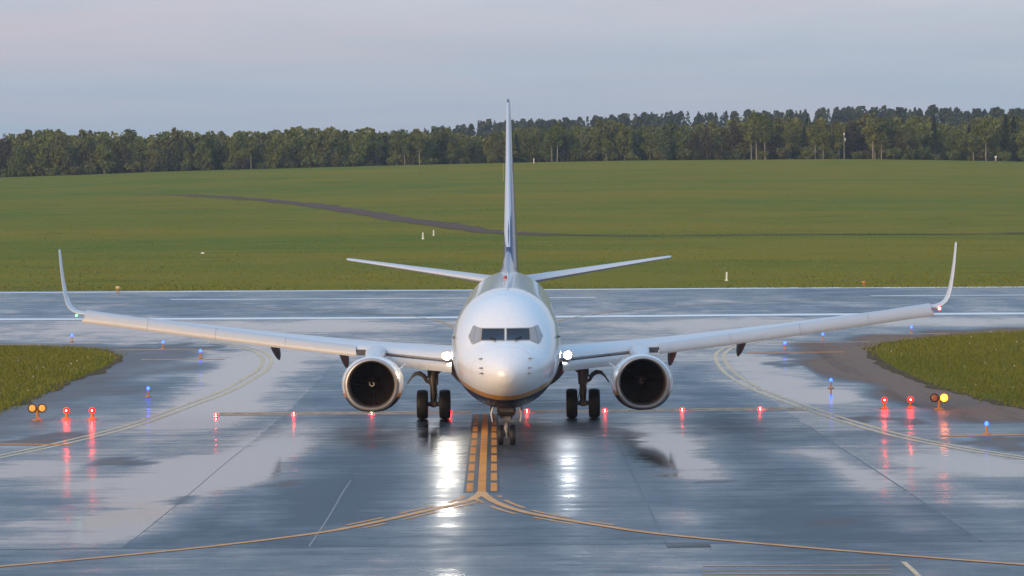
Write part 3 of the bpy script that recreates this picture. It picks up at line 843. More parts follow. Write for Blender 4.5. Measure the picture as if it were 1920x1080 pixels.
    mb.tube([g(.10, -.12, 1.9), g(.12, -.14, 1.1), g(.08, -.12, .7)], .022, 6); mb.tube([g(-.09, -.13, 1.7), g(-.13, -.15, 1.0), g(-.22, -.1, .6)], .018, 6)
    mb.box(g(.14, -.08, 1.62), (.10, .16, .5), b=.02); mb.box(g(-.12, -.08, 1.45), (.07, .12, .3), b=.02)
    gear = mb.build('main_gear', M['gear'], air)
    for wx in (-.43, .43):
        mb = MB(); mb.lathe([(.30, -.20), (.42, -.215), (.51, -.205), (.552, -.15), (.563, -.07), (.566, 0), (.563, .07), (.552, .15), (.51, .205), (.42, .215), (.30, .20)], g(wx, 0, .562), 'X', 40)
        mb.lathe([(.05, -.205), (.12, -.20), (.16, -.13), (.27, -.15), (.305, -.19), (.305, .19), (.27, .15), (.16, .13), (.12, .20), (.05, .205)], g(wx, 0, .562), 'X', 28, 1)
        mb.build('wheel', [M['tyre'], M['hub']], gear)
    mb = MB(); mb.tube([g(-.12, -.05, 1.72), g(-.35, 0, 1.95), g(-.85, .05, 2.35)], [.055, .06, .06], 10); mb.build('side_brace', M['gear'], gear)
    mb = MB(); pts = [g(.12, -.05, 1.38), g(.26, -.08, 1.46), g(.36, -.1, 1.66), g(.52, -.1, 1.76), g(.70, -.1, 1.74), g(.86, -.08, 1.58), g(1.0, -.05, 1.36)]
    mb.tube(pts, [.06, .065, .085, .095, .07, .035, .025], 10); mb.tube([g(.15, -.05, 1.62), g(.40, -.08, 1.60)], [.04, .03], 8); mb.build('door_link', M['gear'], gear)
    mb = MB(); mb.box(g(.20, .10, 2.02), (.05, .85, .75), b=.02); mb.build('gear_door', M['grey'], gear)
    # nose gear door each side
    mb = MB()
    M4 = Matrix.Rotation(sg * math.radians(12), 4, 'Y')
    mb.box(Vector((sg * .47, 3.55 - S0, 1.06)), (.035, 1.5, .50), b=.012, M=M4.to_3x3()); mb.build('nose_gear_door', M['darkgrey'], air)
    mb = MB(); mb.tube([(sg*.44, 2.80 - S0, 1.33), (sg*.50, 2.78 - S0, 1.12), (sg*.46, 2.78 - S0, .86)], [.03, .035, .02], 8); mb.build('door_hinge_arm', M['gearwhite'], air)
    # tailplane
    mb = MB(); rs = []
    for x, s, z, c in ((.3, 33.3, 4.80, 4.2), (.9, 33.7, 4.87, 3.9), (2.5, 34.75, 5.10, 3.2), (4.5, 36.05, 5.39, 2.3), (6.6, 37.45, 5.69, 1.42), (7.0, 37.74, 5.745, 1.22), (7.12, 37.95, 5.765, .9)):
        rs.append(section(x, s, z, c, .092, math.radians(8), math.radians(-.4), sg))
    mb.loft(rs, True, True, True); mb.build('horizontal_stabilizer', M['wing'], air)

# fin with bright leading edge
mb = MB(); rs = []
FIN = [(4.95, 31.2, 7.6, .085), (5.3, 31.8, 7.0, .092), (6.2, 32.7, 6.35, .092), (8, 34.15, 5.15, .088), (10, 35.75, 3.95, .078), (11.8, 37.2, 2.8, .074), (12.64, 37.9, 2.3, .07), (12.76, 38.15, 1.95, .055)]
for z, s, c, t in FIN: rs.append([P_(w, s + u, z) for u, w in foil(c, t)])
rs = [[Vector((p.x - .0, p.y, p.z)) for p in r] for r in rs]
mb.loft(rs, True, True, True); fin = mb.build('vertical_stabilizer', M['fin'], air)
mb = MB(); rs = []
for z in [6.35, 6.6, 7, 8, 9, 10, 11, 11.8, 12.6]:
    s = pchip([(a, b) for a, b, c, d in FIN], z); c = pchip([(a, c) for a, b, c, d in FIN], z); t = interp([(a, d) for a, b, c, d in FIN], z)
    k = interp([(6.35, .15), (6.9, 1), (12.6, 1)], z); q = []
    for u in (.045, .03, .018, .009, .003, 0, .003, .009, .018, .03, .045): q.append(u)
    pts = []
    for i, u in enumerate(q):
        uu = u * k * 1.3; th = 5*t*c*(.2969*uu**.5 - .126*uu - .3516*uu*uu) * 1.03 + .006
        pts.append(P_((th if i < 5 else -th if i > 5 else 0), s + uu * c - .010, z))
    rs.append(pts)
mb.loft(rs, False); mb.build('fin_leading_edge', M['finle'], fin)
for sg in (-1, 1):
    mb = MB(); vs = []
    for z in (9.15, 9.4, 9.65, 9.9):
        s = pchip([(a, b) for a, b, c, d in FIN], z); c = pchip([(a, c) for a, b, c, d in FIN], z)
        for u in (.16, .24, .32):
            w = 5*.087*c*(.2969*u**.5 - .126*u - .3516*u*u + .2843*u**3 - .1036*u**4) * 1.1 + .012
            vs.append(P_(sg * w, s + u * c, z))
    mb.add(vs, [(3*i + j, 3*i + j + 1, 3*i + 4 + j, 3*i + 3 + j) for i in range(3) for j in range(2)]); mb.build('tail_emblem', plain('emblem_gold', (.7, .36, .04), .35), fin)
# dorsal fairing
mb = MB(); rs = []
for s, h, w in ((27.5, .03, .05), (28.5, .12, .12), (30, .34, .2), (31.5, .62, .26), (33, 1.0, .30)):
    rs.append([P_(a * w, s, 5.30 + b * h) for a, b in ((-1.4, -.1), (-.8, .35), (-.3, .9), (0, 1), (.3, .9), (.8, .35), (1.4, -.1))])
mb.loft(rs, False); mb.build('dorsal_fin', M['fin'], fin)

# nose gear
def ng(x, y, z): return Vector((x, y + 4.0 - S0, z))
mb = MB(); mb.tube([ng(0, .1, 1.6), ng(0, .02, 1.05), ng(0, 0, .80)], [.12, .115, .10], 14); mb.tube([ng(0, 0, .8), ng(0, 0, .33)], [.068, .065], 12)
mb.tube([ng(-.25, 0, .345), ng(.25, 0, .345)], .05, 12); mb.box(ng(0, -.02, .36), (.14, .16, .18), b=.03)
mb.tube([ng(-.30, -.08, 1.05), ng(-.10, -.06, 1.0), ng(.10, -.06, 1.0), ng(.30, -.08, 1.05)], [.03, .05, .05, .03], 8)
mb.tube([ng(-.14, .02, .88), ng(-.30, .02, 1.18)], .03, 8); mb.tube([ng(.14, .02, .88), ng(.30, .02, 1.18)], .03, 8); mb.box(ng(0, .3, 1.25), (.62, 1.4, .42), b=.1)
ngear = mb.build('nose_gear', M['gear'], air)
for wx in (-.205, .205):
    mb = MB(); mb.lathe([(.18, -.09), (.26, -.10), (.315, -.09), (.34, -.04), (.344, 0), (.34, .04), (.315, .09), (.26, .10), (.18, .09)], ng(wx, 0, .343), 'X', 32)
    mb.lathe([(.03, -.095), (.08, -.09), (.12, -.06), (.185, -.085), (.185, .085), (.12, .06), (.08, .09), (.03, .095)], ng(wx, 0, .343), 'X', 24, 1)
    mb.build('wheel', [M['tyre'], M['hub']], ngear)
mb = MB(); mb.box(ng(0, -.16, .90), (.30, .06, .16), b=.03); mb.tube([ng(-.27, -.15, .80), ng(.27, -.15, .80)], .018, 8); mb.build('taxi_light', M['gearwhite'], ngear)
mb = MB(); mb.tube([ng(0, -.12, .74), ng(-.02, -.24, .58), ng(0, -.14, .40)], [.05, .06, .035], 10); mb.tube([ng(0, -.14, .4), ng(0, -.16, .26)], .02, 8); mb.build('torque_link', M['gearwhite'], ngear)

# ------------------------------------------------------------------ airfield lights
def edge_light():
    r = empty('taxiway_edge_light')
    mb = MB(); mb.lathe([(.15, 0), (.15, .02), (.11, .04), (.03, .05)], n=16); mb.build('base_plate', M['orange'], r)
    mb = MB(); mb.tube([(0, 0, .03), (0, 0, .12), (0, 0, .30)], [.035, .028, .035], 12); mb.build('stem', M['orange'], r)
    mb = MB(); mb.lathe([(.04, .30), (.065, .32), (.07, .37), (.055, .42), (.01, .445)], n=16); mb.build('lamp', M['blue'], r)
    return r
blues = [((135, 641), 'blue taxiway edge light near the far edge of the left grass island'),
         ((306, 654), 'blue taxiway edge light standing on the short shoulder stripe right of the left grass island'),
         ((376, 671), 'blue taxiway edge light right of the left grass island tip, below the outer wing'),
         ((278, 744), 'blue taxiway edge light on bright wet paving between left grass island and edge line'),
         ((1543, 639), 'small blue taxiway edge light on the second shoulder stripe under the right wing'),
         ((1472, 656), 'blue taxiway edge light just behind the nearest stripe under the right wing'),
         ((1558, 728), 'blue taxiway edge light alone between the right edge line and the brown shoulder'),
         ((1850, 814), 'nearest blue taxiway edge light, on the orange stripe at far right'),
         ((1709, 625), 'farthest small taxiway edge light behind the right grass island')]
proto = edge_light()
for i, ((px, py), lab) in enumerate(blues):
    o = proto if i == 0 else copy_tree(proto); p = gp(px, py); o.location = p; o.rotation_euler.z = i
    tag(o, lab, 'taxiway light', 'blue taxiway edge lights')

def stop_light():
    r = empty('stop_bar_light')
    mb = MB(); mb.lathe([(.16, 0), (.16, .008), (.12, .03), (.07, .045), (.01, .045)], n=20); mb.build('housing', M['metal'], r)
    mb = MB(); mb.lathe([(.03, .03), (.075, .045), (.085, .085), (.065, .12), (.01, .14)], (0, 0, 0), n=14); lm = mb.build('lamp', M['red'], r)
    mb = MB(); mb.lathe([(.005, -.018), (.02, -.010), (.024, .0), (.02, .011), (.005, .018)], (0, -.085, .085), n=12); mb.build('filament', M['redcore'], lm)
    return r
proto = stop_light()
stops = [((405, 781), 'red inset stop bar light farthest left in the row across the taxiway'),
         ((551, 779), 'red inset stop bar light second from the left, between edge line and left engine'),
         ((697, 777.5), 'red inset stop bar light directly under the left engine'),
         ((844, 776), 'red inset stop bar light half hidden behind the inner wheel of the left main gear'),
         ((988, 773), 'red inset stop bar light just right of the nose gear'),
         ((1134, 772), 'red inset stop bar light beside the outer wheel of the right main gear'),
         ((1279, 770.5), 'red inset stop bar light just right of the right engine'),
         ((1425, 769), 'red inset stop bar light farthest right in the row across the taxiway')]
for i, ((px, py), lab) in enumerate(stops):
    o = proto if i == 0 else copy_tree(proto); o.location = gp(px, py); tag(o, lab, 'stop bar light', 'red inset stop bar lights')

def elevated():
    r = empty('elevated_stop_light')
    mb = MB(); mb.lathe([(.20, 0), (.20, .025), (.14, .05), (.05, .06)], n=18); mb.build('base_plate', M['orange'], r)
    mb = MB(); mb.tube([(0, 0, .04), (0, 0, .25)], [.06, .055], 12); mb.build('stem', M['orange'], r)
    mb = MB(); mb.lathe([(.01, .14), (.10, .13), (.12, .08), (.12, -.05), (.105, -.065)], (0, .02, .34), 'Y', 20); mb.build('lamp_housing', M['orange'], r)
    mb = MB(); mb.lathe([(.005, -.10), (.07, -.095), (.118, -.05)], (0, 0, .34), 'Y', 20); lm = mb.build('lens', M['redhi'], r)
    mb = MB(); mb.lathe([(.005, -.118), (.018, -.115), (.024, -.09)], (0, 0, .34), 'Y', 16); mb.build('filament', M['redhicore'], lm)
    return r
proto = elevated()
elev = [((125, 786), 'lit red elevated stop light next to the yellow twin guard light on the left'),
        ((173, 786), 'lit red elevated stop light at left, nearer the aircraft of the pair'),
        ((1658, 766), 'lit red elevated stop light at right, nearer the aircraft of the pair'),
        ((1707, 765), 'lit red elevated stop light next to the twin guard light on the right')]
for i, ((px, py), lab) in enumerate(elev):
    o = proto if i == 0 else copy_tree(proto); o.location = gp(px, py); tag(o, lab, 'stop light', 'red elevated stop lights')

def guard(px, py, lab, mats, rz):
    r = empty('runway_guard_light', gp(px, py), rz); tag(r, lab, 'guard light', 'twin runway guard lights')
    mb = MB(); mb.lathe([(.20, 0), (.20, .03), (.10, .06), (.04, .07)], n=18); mb.build('base_plate', M['orange'], r)
    mb = MB(); mb.tube([(0, 0, .05), (0, 0, .36)], [.05, .05], 12); mb.box((0, .03, .42), (.26, .12, .22), b=.02); mb.build('stem', M['orange'], r)
    for s, mt in zip((-1, 1), mats):
        mb = MB(); mb.lathe([(.01, .20), (.12, .18), (.165, .08), (.175, -.06), (.155, -.075), (.135, -.03)], (s * .19, 0, .47), 'Y', 28); h = mb.build('lamp_housing', M['black'], r)
        mb = MB(); mb.lathe([(.005, -.06), (.07, -.055), (.135, -.028)], (s * .19, 0, .47), 'Y', 24); mb.build('lens', M[mt], h)
guard(70, 788, 'yellow twin runway guard light with two round unlit amber lenses on the left shoulder', ('amberunlit', 'amberunlit'), 0)
guard(1761, 768, 'twin runway guard light with only its right amber lens lit, on the right shoulder', ('amberoff', 'amber'), 0)

def runway_light(px, py, lab):
    r = empty('runway_edge_light', gp(px, py)); tag(r, lab, 'runway light', 'orange runway edge lights')
    mb = MB(); mb.lathe([(.12, 0), (.12, .03), (.05, .05), (.05, .28)], n=14); mb.build('stem', M['orange'], r)
    mb = MB(); mb.lathe([(.09, .28), (.17, .30), (.18, .40), (.14, .46), (.02, .48)], n=16); mb.build('lamp_head', M['markedge'] if px < 900 else M['orange'], r)
runway_light(221, 548, 'orange runway edge light at the far runway edge, right of the left winglet')
runway_light(1620, 538, 'orange runway edge light at the far runway edge, left of the right winglet')

# ------------------------------------------------------------------ posts on the hill
def post(px, py, h, w, lab, tilt=0, lamp=False):
    p = gp(px, py); mb = MB(); mb.box((0, 0, h / 2), (w, w, h), b=w * .2); mb.box((0, 0, .06), (w * 2, w * 2, .12), b=.02); mb.box((0, 0, h - h * .08), (w * 1.25, w * 1.25, h * .10), b=w*.2)
    o = mb.build('marker_post', M['whitepost'], smooth=False); o.location = p; o.rotation_euler.y = tilt
    tag(o, lab, 'post'); return o
post(793, 449, .85, .16, 'short white marker post in the grass just below the dirt track, left of the fin')
post(813, 442, .72, .14, 'smaller white marker post beside the dirt track, right of its neighbour')
post(1362, 527, .78, .13, 'slim white marker post in the grass near the runway, right of the tailplane', .05)
post(380, 476, .16, .18, 'low white marker block lying in the grass at left of the hill')
p = gp(1002, 306)
post(1001, 306, 1.1, .16, 'short white post on the hill crest just right of the fin')
# floodlight mast and small box at the wood
def mast():
    p = at(1583, 299, 748); p.z = tz(p.x, p.y); r = empty('light_mast', p); tag(r, 'slim steel mast with two white lamp heads at the forest edge on the right', 'light mast')
    mb = MB(); mb.tube([(0, 0, -.5), (0, 0, 3), (0, 0, 6.2)], [.16, .13, .10], 10); mb.tube([(-.25, 0, 4.1), (.45, 0, 4.1)], .05, 8); mb.build('pole', M['pole'], r)
    for x, z in ((-.02, 5.6), (.22, 4.45)):
        mb = MB(); mb.box((x, -.2, z), (.32, .3, .42 if z > 5 else .34), b=.08); mb.box((x, -.05, z - .4), (.12, .12, .3), b=.03); mb.build('lamp_head', M['whitepost'], r)
mast()
p = at(1867, 297, 749); p.z = tz(p.x, p.y)
mb = MB(); mb.box((0, 0, .85), (.46, .4, .44), b=.05); mb.box((0, 0, .3), (.12, .12, .7), b=.02); o = mb.build('sign_board', M['whitepost']); o.location = p
tag(o, 'tiny white board on a stake before the trees at far right', 'sign board')

# ------------------------------------------------------------------ trees
def leaves(blobs, n, size, r, droop=0):
    v = []; f = []; tone = []
    tot = sum(b[3] * b[4] for b in blobs)
    for bx, by, bz, rx, rz in blobs:
        bt = r.uniform(.15, .85)
        for _ in range(int(n * rx * rz / tot)):
            d = Vector((r.gauss(0, 1), r.gauss(0, 1), r.gauss(0, 1))).normalized() * (r.random() ** .45)
            c = Vector((bx + d.x * rx, by + d.y * rx, bz + d.z * rz - droop * abs(d.x) * rx))
            a = Vector((r.gauss(0, 1), r.gauss(0, 1), r.gauss(0, .7))).normalized(); b = a.orthogonal().normalized()
            b = (Matrix.Rotation(r.uniform(0, 6.28), 3, a) @ b); k = a.cross(b); s = size * r.uniform(.55, 1.35)
            o = len(v); v += [c - b*s*.5 - k*s*.3, c + b*s*.45 - k*s*.4, c + b*s*.5 + k*s*.35, c - b*s*.3 + k*s*.5]
            f.append((o, o+1, o+2, o+3)); tone.append(min(1, max(0, bt + r.uniform(-.15, .15))))
    return v, f, tone
def leafmesh(name, v, f, tone, mat, parent):
    o = raw(name, v, f, mat, parent)
    a = o.data.attributes.new('tone', 'FLOAT', 'FACE'); a.data.foreach_set('value', tone); return o
def broad(seed, h, w, mat='leaf', bark='bark', base=.10, n=3600, name='broadleaf_tree'):
    r = random.Random(seed); root = empty(name); mb = MB()
    lean = r.uniform(-.03, .03) * h
    mb.tube([(0, 0, -.6), (lean * .3, 0, h * .35), (lean, 0, h * .86)], [(.011 if mat == 'birchleaf' else .02) * h, (.009 if mat == 'birchleaf' else .014) * h, .004 * h], 8)
    blobs = []
    for k in range(15):
        t = base + (1 - base) * (k + r.random()) / 15; rad = w * (math.sin(PI * min(.98, (t - base) / (1 - base) * .86 + .14)) ** .7)
        a = r.uniform(0, 2*PI); q = rad * r.uniform(.25, .75); sz = rad * r.uniform(.38, .62) + .25
        c = (lean * t + math.cos(a) * q, math.sin(a) * q, h * t * .95, sz, sz * r.uniform(.7, 1.1)); blobs.append(c)
        mb.tube([(lean * t, 0, max(.1, h * t * .95 - q * .8)), ((lean * t + c[0]) / 2, c[1] / 2, c[2] - q * .3), (c[0], c[1], c[2])], [.005 * h, .004 * h, .002 * h], 5)
    mb.build('trunk', M[bark], root)
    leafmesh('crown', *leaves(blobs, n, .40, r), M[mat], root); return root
def birch(seed, h, w, n=2200): return broad(seed, h, w, 'birchleaf', 'birchbark', .24, n, 'birch_tree')
def spruce(seed, h, w, mat='needle', n=900):
    r = random.Random(seed); root = empty('spruce_tree'); mb = MB(); mb.tube([(0, 0, -.5), (0, 0, h * .5), (0, 0, h * .97)], [.018 * h, .012 * h, .003 * h], 7)
    v = []; f = []; tone = []
    for k in range(n):
        t = r.random() ** .8; z = h * (.08 + .92 * t); rad = w * (1 - t) * r.uniform(.25, 1.0) + .06; a = r.uniform(0, 2*PI)
        c = Vector((math.cos(a) * rad, math.sin(a) * rad, z - .25 * rad)); u = Vector((math.cos(a), math.sin(a), -.35)); q = Vector((-math.sin(a), math.cos(a), r.uniform(-.4, .4))); s = r.uniform(.2, .55)
        o = len(v); v += [c - u*s*.5, c + q*s*.4, c + u*s*.7, c - q*s*.4]; f.append((o, o+1, o+2, o+3)); tone.append(r.uniform(.1, .8))
    for k in range(9):
        a = r.uniform(0, 6.28); z = h * (.15 + .08 * k); mb.tube([(0, 0, z), (math.cos(a) * w * .6 * (1 - z / h), math.sin(a) * w * .6 * (1 - z / h), z - .2)], [.05, .02], 5)
    mb.build('trunk', M['bark'], root); leafmesh('crown', v, f, tone, M[mat], root); return root
def bush(seed, h, w, mat='leaf'):
    r = random.Random(seed); root = empty('shrub'); mb = MB(); blobs = []
    for k in range(9):
        a = r.uniform(0, 6.28); q = w * r.uniform(0, .7); c = (math.cos(a) * q, math.sin(a) * q, h * r.uniform(.25, .75), w * r.uniform(.3, .5), h * r.uniform(.22, .36)); blobs.append(c)
        mb.tube([(0, 0, -.3), (c[0] * .5, c[1] * .5, c[2] * .6), (c[0], c[1], c[2])], [.06, .04, .015], 5)
    mb.build('stems', M['bark'], root); leafmesh('foliage', *leaves(blobs, 520, .38, r), M[mat], root); return root

protos = {
 'broad': ([broad(11 + i, 10, w) for i, w in enumerate((2.9, 3.5, 2.6, 3.2, 3.8))], 'leafy olive green broadleaf tree in the forest edge beyond the grass hill', 'tree', 'broadleaf trees along the forest edge'),
 'thin': ([broad(41 + i, 10, w, 'reddish', 'bark', .2, 950) for i, w in enumerate((2.2, 2.6))], 'brownish half-bare broadleaf tree in the forest edge beyond the grass hill', 'tree', 'half-bare brownish trees along the forest edge'),
 'birch': ([birch(21 + i, 10, w) for i, w in enumerate((1.7, 2.1, 1.9))], 'slender birch with pale trunk standing at the forest edge on the hill', 'tree', 'pale-trunked birches along the forest edge'),
 'spruce': ([spruce(31 + i, 10, w) for i, w in enumerate((1.7, 2.1))], 'dark pointed spruce among the trees of the forest edge', 'tree', 'dark spruces along the forest edge'),
 'bush': ([bush(51 + i, 2.6, w) for i, w in enumerate((1.8, 2.3))], 'low green shrub at the foot of the forest edge', 'shrub', 'green shrubs at the forest foot')}
protos['clear'] = ([broad(61 + i, 10, w, 'birchleaf', 'birchbark', .48, 1500, 'birch_tree') for i, w in enumerate((1.6, 2.0))], 'tall birch with a long bare pale stem standing out at the forest edge', 'tree', 'bare-stemmed birches at the forest edge')
used = set()
def plant(kind, x, y, h, ref=10.0, label=None, idx=None, wide=1.0):
    ps, lab, cat, grp = protos[kind]; p = rng.choice(ps) if idx is None else ps[idx]
    o = p if p.name not in used else copy_tree(p); used.add(p.name)
    k = h / ref; o.location = (x, y, tz(x, y) - .1); o.rotation_euler.z = rng.uniform(0, 6.28); o.scale = (k * wide * rng.uniform(.9, 1.12), k * wide * rng.uniform(.9, 1.12), k)
    tag(o, label or lab, cat, None if label else grp); return o
SKY = [(-100, 247), (0, 252), (40, 240), (110, 235), (150, 240), (190, 240), (240, 241), (290, 240), (350, 238), (420, 243), (500, 240), (560, 232), (600, 236), (625, 234), (642, 241), (690, 233), (715, 240), (760, 240), (800, 238), (840, 236), (860, 246), (890, 252), (920, 244), (960, 240), (1030, 224), (1080, 232), (1140, 219), (1180, 224), (1230, 232), (1280, 219), (1340, 224), (1420, 207), (1470, 217), (1520, 214), (1580, 216), (1630, 207), (1680, 212), (1740, 212), (1790, 228), (1830, 214), (1900, 210), (2050, 212)]
def toph(px, y):
    """tree height that reaches the skyline seen over this spot"""
    a = at(px, interp(SKY, px), y); return a.z - tz(a.x, y), a.x
def row_of(y, step, kinds, jit, lo, hi, pxs=(-60, 1990)):
    px = pxs[0]
    while px < pxs[1]:
        q = px + rng.uniform(-jit, jit); yy = y + rng.uniform(-4, 4)
        h, x = toph(q, yy); h *= rng.uniform(lo, hi); kl = kinds(q)
        plant(kl, x, yy, max(3.5, h))
        px += step * rng.uniform(.75, 1.3)
def k1(px):
    r = rng.random()
    if px < 700: return 'broad' if r < .74 else 'thin' if r < .90 else 'birch'
    return 'birch' if r < .42 else 'broad' if r < .80 else 'spruce' if r < .87 else 'thin'
def k2(px):
    r = rng.random(); return 'broad' if r < .74 else 'spruce' if r < (.82 if px > 800 else .77) else 'thin' if r < .9 else 'birch'
row_of(757, 30, k1, 9, .68, .98)
row_of(768, 27, k2, 9, .86, 1.03)
row_of(781, 27, k2, 9, .84, 1.02)
px = -50
while px < 1980:
    q = px + rng.uniform(-10, 10); a = at(q, 300, 753 + rng.uniform(-1, 3)); plant('bush', a.x, a.y, rng.uniform(1.6, 3.4), 2.6); px += rng.uniform(22, 48)
# the ones that stand out
for q, k in ((758, .8), (786, .95), (1034, .9), (1044, 1.02), (1408, .95), (1418, 1.05), (1434, 1.0), (1528, .9), (1543, .95), (1636, 1.0), (1652, .9), (1848, .95), (470, .9)):
    h, x = toph(q, 751.5); plant('clear', x, 751.5, h * k * .97, 10)
a = at(886, 300, 752); plant('spruce', a.x, a.y, 3.6, 10, 'low dark bushy spruce on the hill crest just left of the fin', 1, 1.9)
r_ = bush(77, 3.2, 2.6, 'reddish'); a = at(455, 312, 752); r_.location = (a.x, a.y, tz(a.x, a.y) - .1); tag(r_, 'rounded brownish shrub before the trees, left of the fin', 'shrub')
r_ = bush(78, 2.6, 1.8, 'reddish'); a = at(1350, 296, 752); r_.location = (a.x, a.y, tz(a.x, a.y) - .1); tag(r_, 'reddish bare shrub at the forest foot, right of the fin', 'shrub')
a = at(1818, 300, 756); o = spruce(79, 8.5, 2.3); o.location = (a.x, a.y, tz(a.x, a.y) - .1); tag(o, 'tall very dark spruce at the forest edge near the right side of the photo', 'tree')

# the mass of the wood behind, and the far wooded ridge: nobody could count these
def mass(name, rows, mat, label, n, size):
    r = random.Random(99); v = []; f = []; tone = []
    for y0, y1, cnt, fn in rows:
        for _ in range(cnt):
            px = r.uniform(-900, 2820) if r.random() < .5 else r.uniform(-160, 2080); y = r.uniform(y0, y1); h, x, con = fn(px, y, r)
            if h < 2.5: continue
            z0 = tz(x, y); bt = r.uniform(.1, .9)
            for k in range(n):
                t = r.random() ** .7; w = (2.6 * (1 - t) ** .8 + .15) if con else 2.6 * math.sin(PI * min(.97, .1 + t * .85)) ** .7
                a = r.uniform(0, 6.28); q = w * r.random() ** .5; c = Vector((x + math.cos(a) * q, y + math.sin(a) * q, z0 + h * t))
                u = Vector((r.gauss(0, 1), r.gauss(0, 1), r.gauss(0, .6))).normalized(); b = u.orthogonal().normalized(); kk = u.cross(b); s = size * r.uniform(.6, 1.3) * (1 - .5 * t if con else 1)
                o = len(v); v += [c - b*s*.5, c + kk*s*.4, c + b*s*.5, c - kk*s*.4]; f.append((o, o+1, o+2, o+3)); tone.append(min(1, max(0, bt + r.uniform(-.25, .25))))
    o = raw(name, v, f, mat); a = o.data.attributes.new('tone', 'FLOAT', 'FACE'); a.data.foreach_set('value', tone)
    tag(o, label, 'forest', kind='stuff')
def near_fn(px, y, r): h, x = toph(px, y); return h * r.uniform(.72, .95), x, r.random() < .0
RSKY = [(-100, 262), (0, 256), (100, 240), (300, 248), (480, 243), (700, 250), (840, 240), (900, 229), (960, 226), (1050, 224), (1150, 219), (1260, 212), (1330, 212), (1420, 209), (1500, 209), (1600, 201), (1700, 206), (1765, 198), (1800, 208), (1860, 206), (1920, 205), (2080, 206)]
def far_fn(px, y, r):
    a = at(px, interp(RSKY, px) + r.uniform(-4, 7), y); return min(20, a.z - tz(a.x, y)), a.x, r.random() < .6
mass('forest', [(790, 830, 520, near_fn)], M['leaf'], 'dense dim wood filling in behind the forest edge', 190, .85)
mass('ridge_forest', [(1180, 1280, 720, far_fn)], M['farneedle'], 'bluish distant wooded ridge showing above the forest edge', 150, 1.5)

# ------------------------------------------------------------------ air
def haze():
    x, y0, y1, z0, z1 = 1600, -400, 1700, -3, 62
    v = [(sx * x, y, z) for z in (z0, z1) for y in (y0, y1) for sx in (-1, 1)]
    f = [(0, 2, 3, 1), (4, 5, 7, 6), (0, 1, 5, 4), (2, 6, 7, 3), (0, 4, 6, 2), (1, 3, 7, 5)]
    m = bpy.data.materials.new('haze'); m.use_nodes = True; nt = m.node_tree; nt.nodes.clear()
    out = nt.nodes.new('ShaderNodeOutputMaterial'); vol = nt.nodes.new('ShaderNodeVolumePrincipled')
    vol.inputs['Color'].default_value = (.82, .90, 1, 1); vol.inputs['Density'].default_value = .00014; vol.inputs['Anisotropy'].default_value = .3
    nt.links.new(vol.outputs[0], out.inputs['Volume'])
    tag(raw('haze', v, f, m), 'thin evening haze over the airfield', 'haze', kind='stuff')
haze()
# ------------------------------------------------------------------ light
SUN_EL, SUN_AZ = math.radians(13), math.radians(-142)   # azimuth from +Y, clockwise; behind the camera, to the left
sd = Vector((math.sin(SUN_AZ) * math.cos(SUN_EL), math.cos(SUN_AZ) * math.cos(SUN_EL), math.sin(SUN_EL)))
sun = bpy.data.lights.new('sun', 'SUN'); sun.energy = 2.2; sun.angle = math.radians(38); sun.color = (1, .71, .43)
so = bpy.data.objects.new('sun', sun); COL.objects.link(so); so.rotation_euler = (-sd).to_track_quat('-Z', 'Y').to_euler()

w = bpy.data.worlds.new('World'); sc.world = w; w.use_nodes = True
nt = w.node_tree; bg = nt.nodes['Background']
tc = N(nt, 'ShaderNodeTexCoord').outputs['Generated']
sky = N(nt, 'ShaderNodeTexSky', sky_type='NISHITA'); sky.sun_disc = False; sky.sun_elevation = SUN_EL; sky.sun_rotation = SUN_AZ
sky.air_density = 1.4; sky.dust_density = 2.0
sp = N(nt, 'ShaderNodeSeparateXYZ'); L(nt, tc, sp.inputs[0]); z = sp.outputs[2]
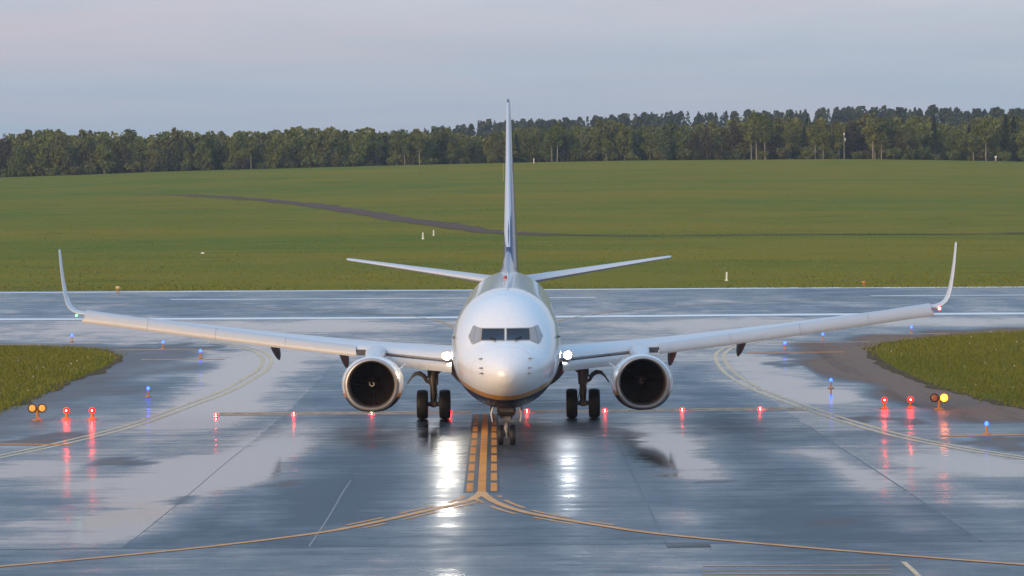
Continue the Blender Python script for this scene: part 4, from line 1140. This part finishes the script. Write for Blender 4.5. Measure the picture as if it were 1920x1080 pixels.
# cloud deck: lavender near the horizon, blue-grey above (radiances are x10: strength below is 0.1)
deck = ramp(nt, math_(nt, 'MAXIMUM', z, 0.0), [(0.0, (.29, .42, .56)), (.030, (.31, .425, .56)), (.050, (.385, .455, .575)), (.075, (.515, .54, .64)), (.13, (.50, .55, .68)), (.22, (.25, .53, .86)), (.40, (.23, .55, .93)), (1.0, (.42, .72, 1.14))])
st = nz(nt, tc, 3.0, 5, .6, sx=(1.2, 1.2, 14), dist=.4)
st2 = nz(nt, tc, 7.0, 4, .6, sx=(1.0, 1.0, 10), off=(3, 1, 2))
hi = ramp(nt, z, [(.035, 0.0), (.075, 1.0)])
deck = mixc(nt, math_(nt, 'MULTIPLY', ramp(nt, st, [(.44, 0.0), (.66, .55)]), ramp(nt, z, [(.015, .25), (.06, 1.0)])), deck, (.60, .475, .53))
deck = mixc(nt, ramp(nt, st2, [(.42, .20), (.58, 0.0)]), deck, (.26, .37, .51))
dt = N(nt, 'ShaderNodeVectorMath', operation='DOT_PRODUCT'); L(nt, tc, dt.inputs[0]); dt.inputs[1].default_value = (math.sin(SUN_AZ), math.cos(SUN_AZ), .10)
gl = math_(nt, 'POWER', math_(nt, 'MAXIMUM', dt.outputs['Value'], 0.0), 3.0)
gl = math_(nt, 'MULTIPLY', gl, ramp(nt, z, [(0.0, 1.0), (.35, .75), (.8, .1)]))
deck = mixc(nt, math_(nt, 'MULTIPLY', gl, .9, clamp=True), deck, (1.25, .80, .52))
sc10 = N(nt, 'ShaderNodeVectorMath', operation='SCALE'); sc10.inputs['Scale'].default_value = 10.0; L(nt, deck, sc10.inputs[0])
mx = N(nt, 'ShaderNodeMix', data_type='RGBA'); mx.inputs[0].default_value = .85
L(nt, sky.outputs[0], mx.inputs[6]); L(nt, sc10.outputs[0], mx.inputs[7])
L(nt, mx.outputs[2], bg.inputs['Color']); bg.inputs['Strength'].default_value = .1

sc.view_settings.view_transform = 'Standard'; sc.view_settings.look = 'None'; sc.view_settings.gamma = 1; sc.view_settings.exposure = 0.27
sc.render.engine = 'CYCLES'
sc.cycles.sample_clamp_indirect = 8
